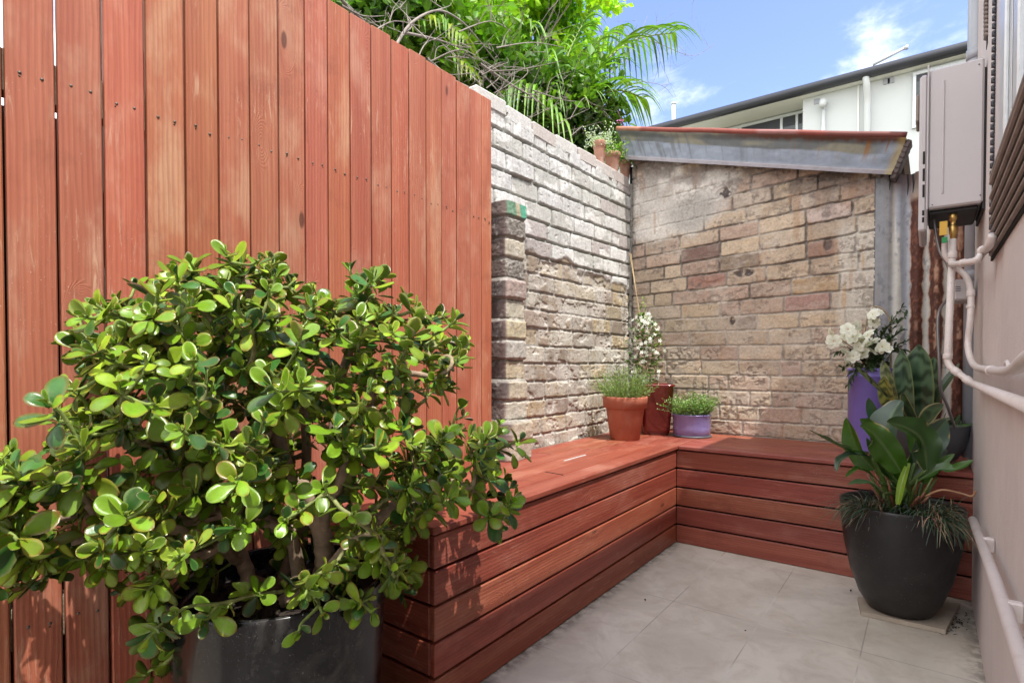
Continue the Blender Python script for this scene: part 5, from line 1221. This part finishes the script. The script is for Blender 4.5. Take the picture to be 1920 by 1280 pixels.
# ================================================================ TREES BEHIND
def clump_tree(name, label, cen, rad, ncl, nlf, ls, cols, seed, m, trunk=True, cat='tree', group=None, crad=.28):
    q = random.Random(seed); t = thing(name, (cen.x, cen.y, -.05), label, cat, group); mb = MB(); kb = MB(); cls = []
    for k in range(ncl):
        d = rv(q).normalized(); f = q.uniform(.45, 1.0); cls.append(cen+Vector((d.x*rad.x, d.y*rad.y, d.z*rad.z))*f)
    for cc in cls:
        rr = crad*q.uniform(.6, 1.25); lt = q.random(); base = cols[0] if lt < .5 else (cols[1] if lt < .8 else cols[2])
        for k in range(nlf):
            d = rv(q).normalized(); p = cc+Vector((d.x*rr*1.25, d.y*rr*1.25, d.z*rr*.62))*q.random()**.45
            dd = rv(q, -.3); dd.normalize(); up = rv(q, 1.2); L = ls*q.uniform(.6, 1.3)
            small_leaf(mb, p, dd, up, L, L*.30, vcol(q, base, .3))
    if trunk:
        b = Vector((cen.x, cen.y, -.05)); top = cen+Vector((0, 0, rad.z*.2)); kb.tube(smooth([b, b.lerp(top, .4)+Vector((.1, .05, 0)), top], 5), [.11, .105, .1, .1, .09, .08, .075, .07, .06, .05, .04], 10, (.18, .15, .12))
        for cc in cls[::3]: a = b.lerp(top, q.uniform(.5, 1)); kb.tube(smooth([a, (a+cc)/2+rv(q)*.08, cc], 3), [.022, .02, .016, .013, .010, .007, .004], 5, (.17, .14, .11), False)
        kb.build('trunk', M['twig'], t)
    mb.build('crown', m, t); return t
YG_ = [(.30, .50, .02), (.40, .58, .03), (.10, .24, .012)]
c1 = pT(890, -40, 5.4); clump_tree('maple_tree', 'bright lime green leafy tree behind the brick wall, filling the sky at top centre', c1, Vector((1.42, 1.42, 1.45)), 230, 170, .080, YG_, 3, M['treeleaf'])
c2 = pT(700, -160, 6.6); clump_tree('leafy_tree', 'lime green tree crown further back behind the top of the red fence', c2, Vector((1.7, 1.7, 1.6)), 170, 150, .09, YG_, 9, M['treeleaf'])
DG = [(.045, .10, .015), (.07, .15, .02), (.02, .05, .01)]
def bush(px, py, t, rx, rz, label, seed, n=34, cols=DG, ls=.08):
    cc = pT(px, py, t); clump_tree('garden_shrub', label, cc, Vector((rx, rx, rz)), n, 130, ls, cols, seed, M['shadegreen'], True, 'shrub', None, .22)
bush(980, 190, 4.2, .55, .38, 'dark green shrub low behind the whitewashed brick wall', 51, 34, [(.07, .16, .02), (.12, .24, .025), (.03, .07, .01)])
bush(1085, 262, 4.3, .32, .22, 'small green shrub beside the silvery pot plant on the wall', 52, 16, [(.12, .24, .03), (.2, .34, .04), (.05, .1, .02)])
bush(830, 120, 3.9, .5, .42, 'mid green shrub behind the middle of the red fence top, under the bare twigs', 53, 34, [(.12, .25, .02), (.18, .34, .03), (.05, .11, .015)])
bush(700, 30, 3.5, .5, .4, 'mid green shrub behind the highest boards of the red fence', 54, 34, [(.10, .22, .02), (.16, .3, .03), (.04, .09, .01)])
# ---- palm fronds
def frond(mb, kb, pts, n, L, w, droop, q, cols, side=None, spread=.9):
    pts = smooth(pts, 8); m = len(pts); kb.tube(pts, [.011*(1-.75*i/(m-1))+.001 for i in range(m)], 6, (.16, .22, .05))
    for k in range(n):
        f = .18+.82*k/(n-1); i = min(int(f*(m-1)), m-2); p = pts[i].lerp(pts[i+1], f*(m-1)-i); d = (pts[i+1]-pts[i]).normalized(); s = d.cross(Vector((0, 0, 1))).normalized()
        for sg in (1, -1):
            ll = L*(math.sin(math.pi*min(1, .15+f*.80))**.7)*q.uniform(.85, 1.1); dd = (d*.95+s*sg*spread+Vector((0, 0, q.uniform(.15, .55)))).normalized(); v_ = dd*ll/7; x = p.copy(); ps = []
            for j in range(8): ps.append(x.copy()); x = x+v_; v_ = v_+Vector((0, 0, -droop*ll*.03*(1+j*.25)))
            mb.strip(ps, [w*.5, w*.9, w, w, w*.85, w*.65, w*.4, w*.05], Vector((0, 0, 1)), .5, vcol(q, q.choice(cols), .2), nx=1)
def palm(name, label, base, fronds, seed, cols, L=.50, n=18, w=.011):
    q = random.Random(seed); t = thing(name, (base.x, base.y, -.05), label, 'palm'); mb = MB(); kb = MB()
    kb.tube([(base.x, base.y, -.05), (base.x+.02, base.y, base.z*.5), base], [.075, .065, .05], 10, (.2, .17, .1))
    for f in fronds: frond(mb, kb, [base]+[pT(*x) for x in f[0]], f[2] if len(f) > 2 else n, L*f[1], w, f[3] if len(f) > 3 else 1.0, q, cols)
    kb.build('trunk', M['leafgloss'], t); mb.build('fronds', M['leaf2'], t)
PG = [(.13, .26, .03), (.19, .35, .035), (.07, .15, .02)]; PY = [(.26, .34, .03), (.2, .3, .03)]
palm('palm_tree', 'feathery palm with long drooping fronds arching right against the sky behind the wall', pT(1062, 262, 4.05),
     [([(1085, 190, 4.1), (1130, 120, 4.2), (1190, 75, 4.3), (1262, 62, 4.4)], 1.3, 26, .95), ([(1080, 215, 4.0), (1120, 180, 4.0), (1165, 170, 4.0), (1205, 185, 4.0)], .9, 20, .95), ([(1055, 190, 4.1), (1060, 120, 4.3), (1085, 60, 4.5), (1110, 20, 4.6)], .85, 22, 1.0), ([(1030, 190, 3.9), (1010, 120, 3.8), (990, 70, 3.8), (985, 50, 3.7)], .8, 20, 1.2), ([(1035, 225, 3.8), (1000, 180, 3.7), (960, 170, 3.6), (930, 190, 3.5)], .8, 20, 1.6), ([(1070, 180, 4.3), (1100, 110, 4.5), (1130, 70, 4.7), (1170, 50, 4.9)], .9, 22, 1.3), ([(1040, 210, 4.2), (1010, 160, 4.3), (970, 140, 4.3), (930, 120, 4.3)], .8, 20, 1.3)], 61, PG)
palm('small_palm', 'yellow green palm crown poking up behind the red fence near the top of the photo', pT(745, 95, 3.4),
     [([(765, 40, 3.4), (790, -5, 3.4), (830, -10, 3.3)], .7), ([(740, 30, 3.4), (730, -20, 3.4), (720, -50, 3.4)], .7), ([(780, 60, 3.3), (830, 45, 3.2), (870, 70, 3.1)], .65), ([(715, 50, 3.4), (680, 10, 3.4), (650, 0, 3.3)], .65), ([(790, 75, 3.5), (840, 90, 3.5), (890, 140, 3.4)], .6)], 62, PY+PG[:1], .36, 16, .011)
# ---- dead twigs over the wall top
tw = thing('dead_branches', (-1.9, 2.4, 1.9), 'tangle of bare grey twigs sprawling over the top of the fence and wall', 'branches')
mb = MB(); q = random.Random(88)
def tb(px): return 1.76/abs(ray(px, 600).x)
def twig(pts, r0, depth=0):
    pts = smooth(pts, 5); m = len(pts); mb.tube(pts, [r0*(1-.75*i/(m-1)) for i in range(m)], 6 if depth == 0 else 4, vcol(q, (1, 1, 1), .15), False)
    if depth > 2: return
    L = sum((pts[i+1]-pts[i]).length for i in range(m-1))
    for k in range(int((5, 3, 2)[depth]*q.uniform(.7, 1.4))):
        i = q.randint(1, m-2); d = (pts[i+1]-pts[i-1]).normalized(); s = (d*.6+rv(q, .15)).normalized(); l = L*q.uniform(.18, .42)
        a = pts[i]; b = a+s*l*.5+rv(q)*l*.12; e = b+(s+rv(q)*.6).normalized()*l*.5; twig([a, b, e], r0*.55*(1-.5*i/m)+.0006, depth+1)
main = [[(640, 0), (700, 60), (735, 110), (760, 140), (800, 165)], [(735, 100), (770, 45), (820, 20), (862, 38), (893, 70), (925, 110), (952, 148)], [(760, 62), (820, 75), (870, 95), (900, 130)],
        [(900, 138), (940, 118), (1000, 112), (1050, 118), (1100, 143), (1150, 130), (1190, 85), (1214, 30)], [(800, 110), (850, 150), (905, 175), (950, 200)], [(900, 120), (960, 160), (1010, 190), (1060, 235)],
        [(780, 120), (800, 80), (840, 70)], [(1110, 140), (1180, 150), (1240, 160), (1262, 182)], [(860, 60), (920, 40), (960, 60)], [(700, 60), (740, 40), (790, 50)], [(1150, 60), (1230, 80), (1300, 105), (1345, 80)], [(840, 180), (930, 215), (1000, 230)], [(640, 10), (680, 30), (720, 30)], [(930, 90), (1000, 80), (1060, 90)], [(1000, 170), (1070, 190), (1130, 185)]]
for i, mn in enumerate(main):
    f = q.uniform(1.04, 1.2) if i not in (3, 7, 10) else 1.25
    twig([pT(x, y, tb(x)*f*(1+.02*j)) for j, (x, y) in enumerate(mn)], .0075 if i < 6 else .0045)
for k in range(26):
    x = q.uniform(660, 1080); y = 12+(x-640)*.60+q.uniform(-70, 0); twig([pT(x, y, tb(x)*1.06), pT(x+q.uniform(-50, 50), y-q.uniform(-10, 40), tb(x)*1.08), pT(x+q.uniform(-80, 80), y-q.uniform(-20, 60), tb(x)*1.12)], .003, 1)
mb.build('twigs', M['twig'], tw)
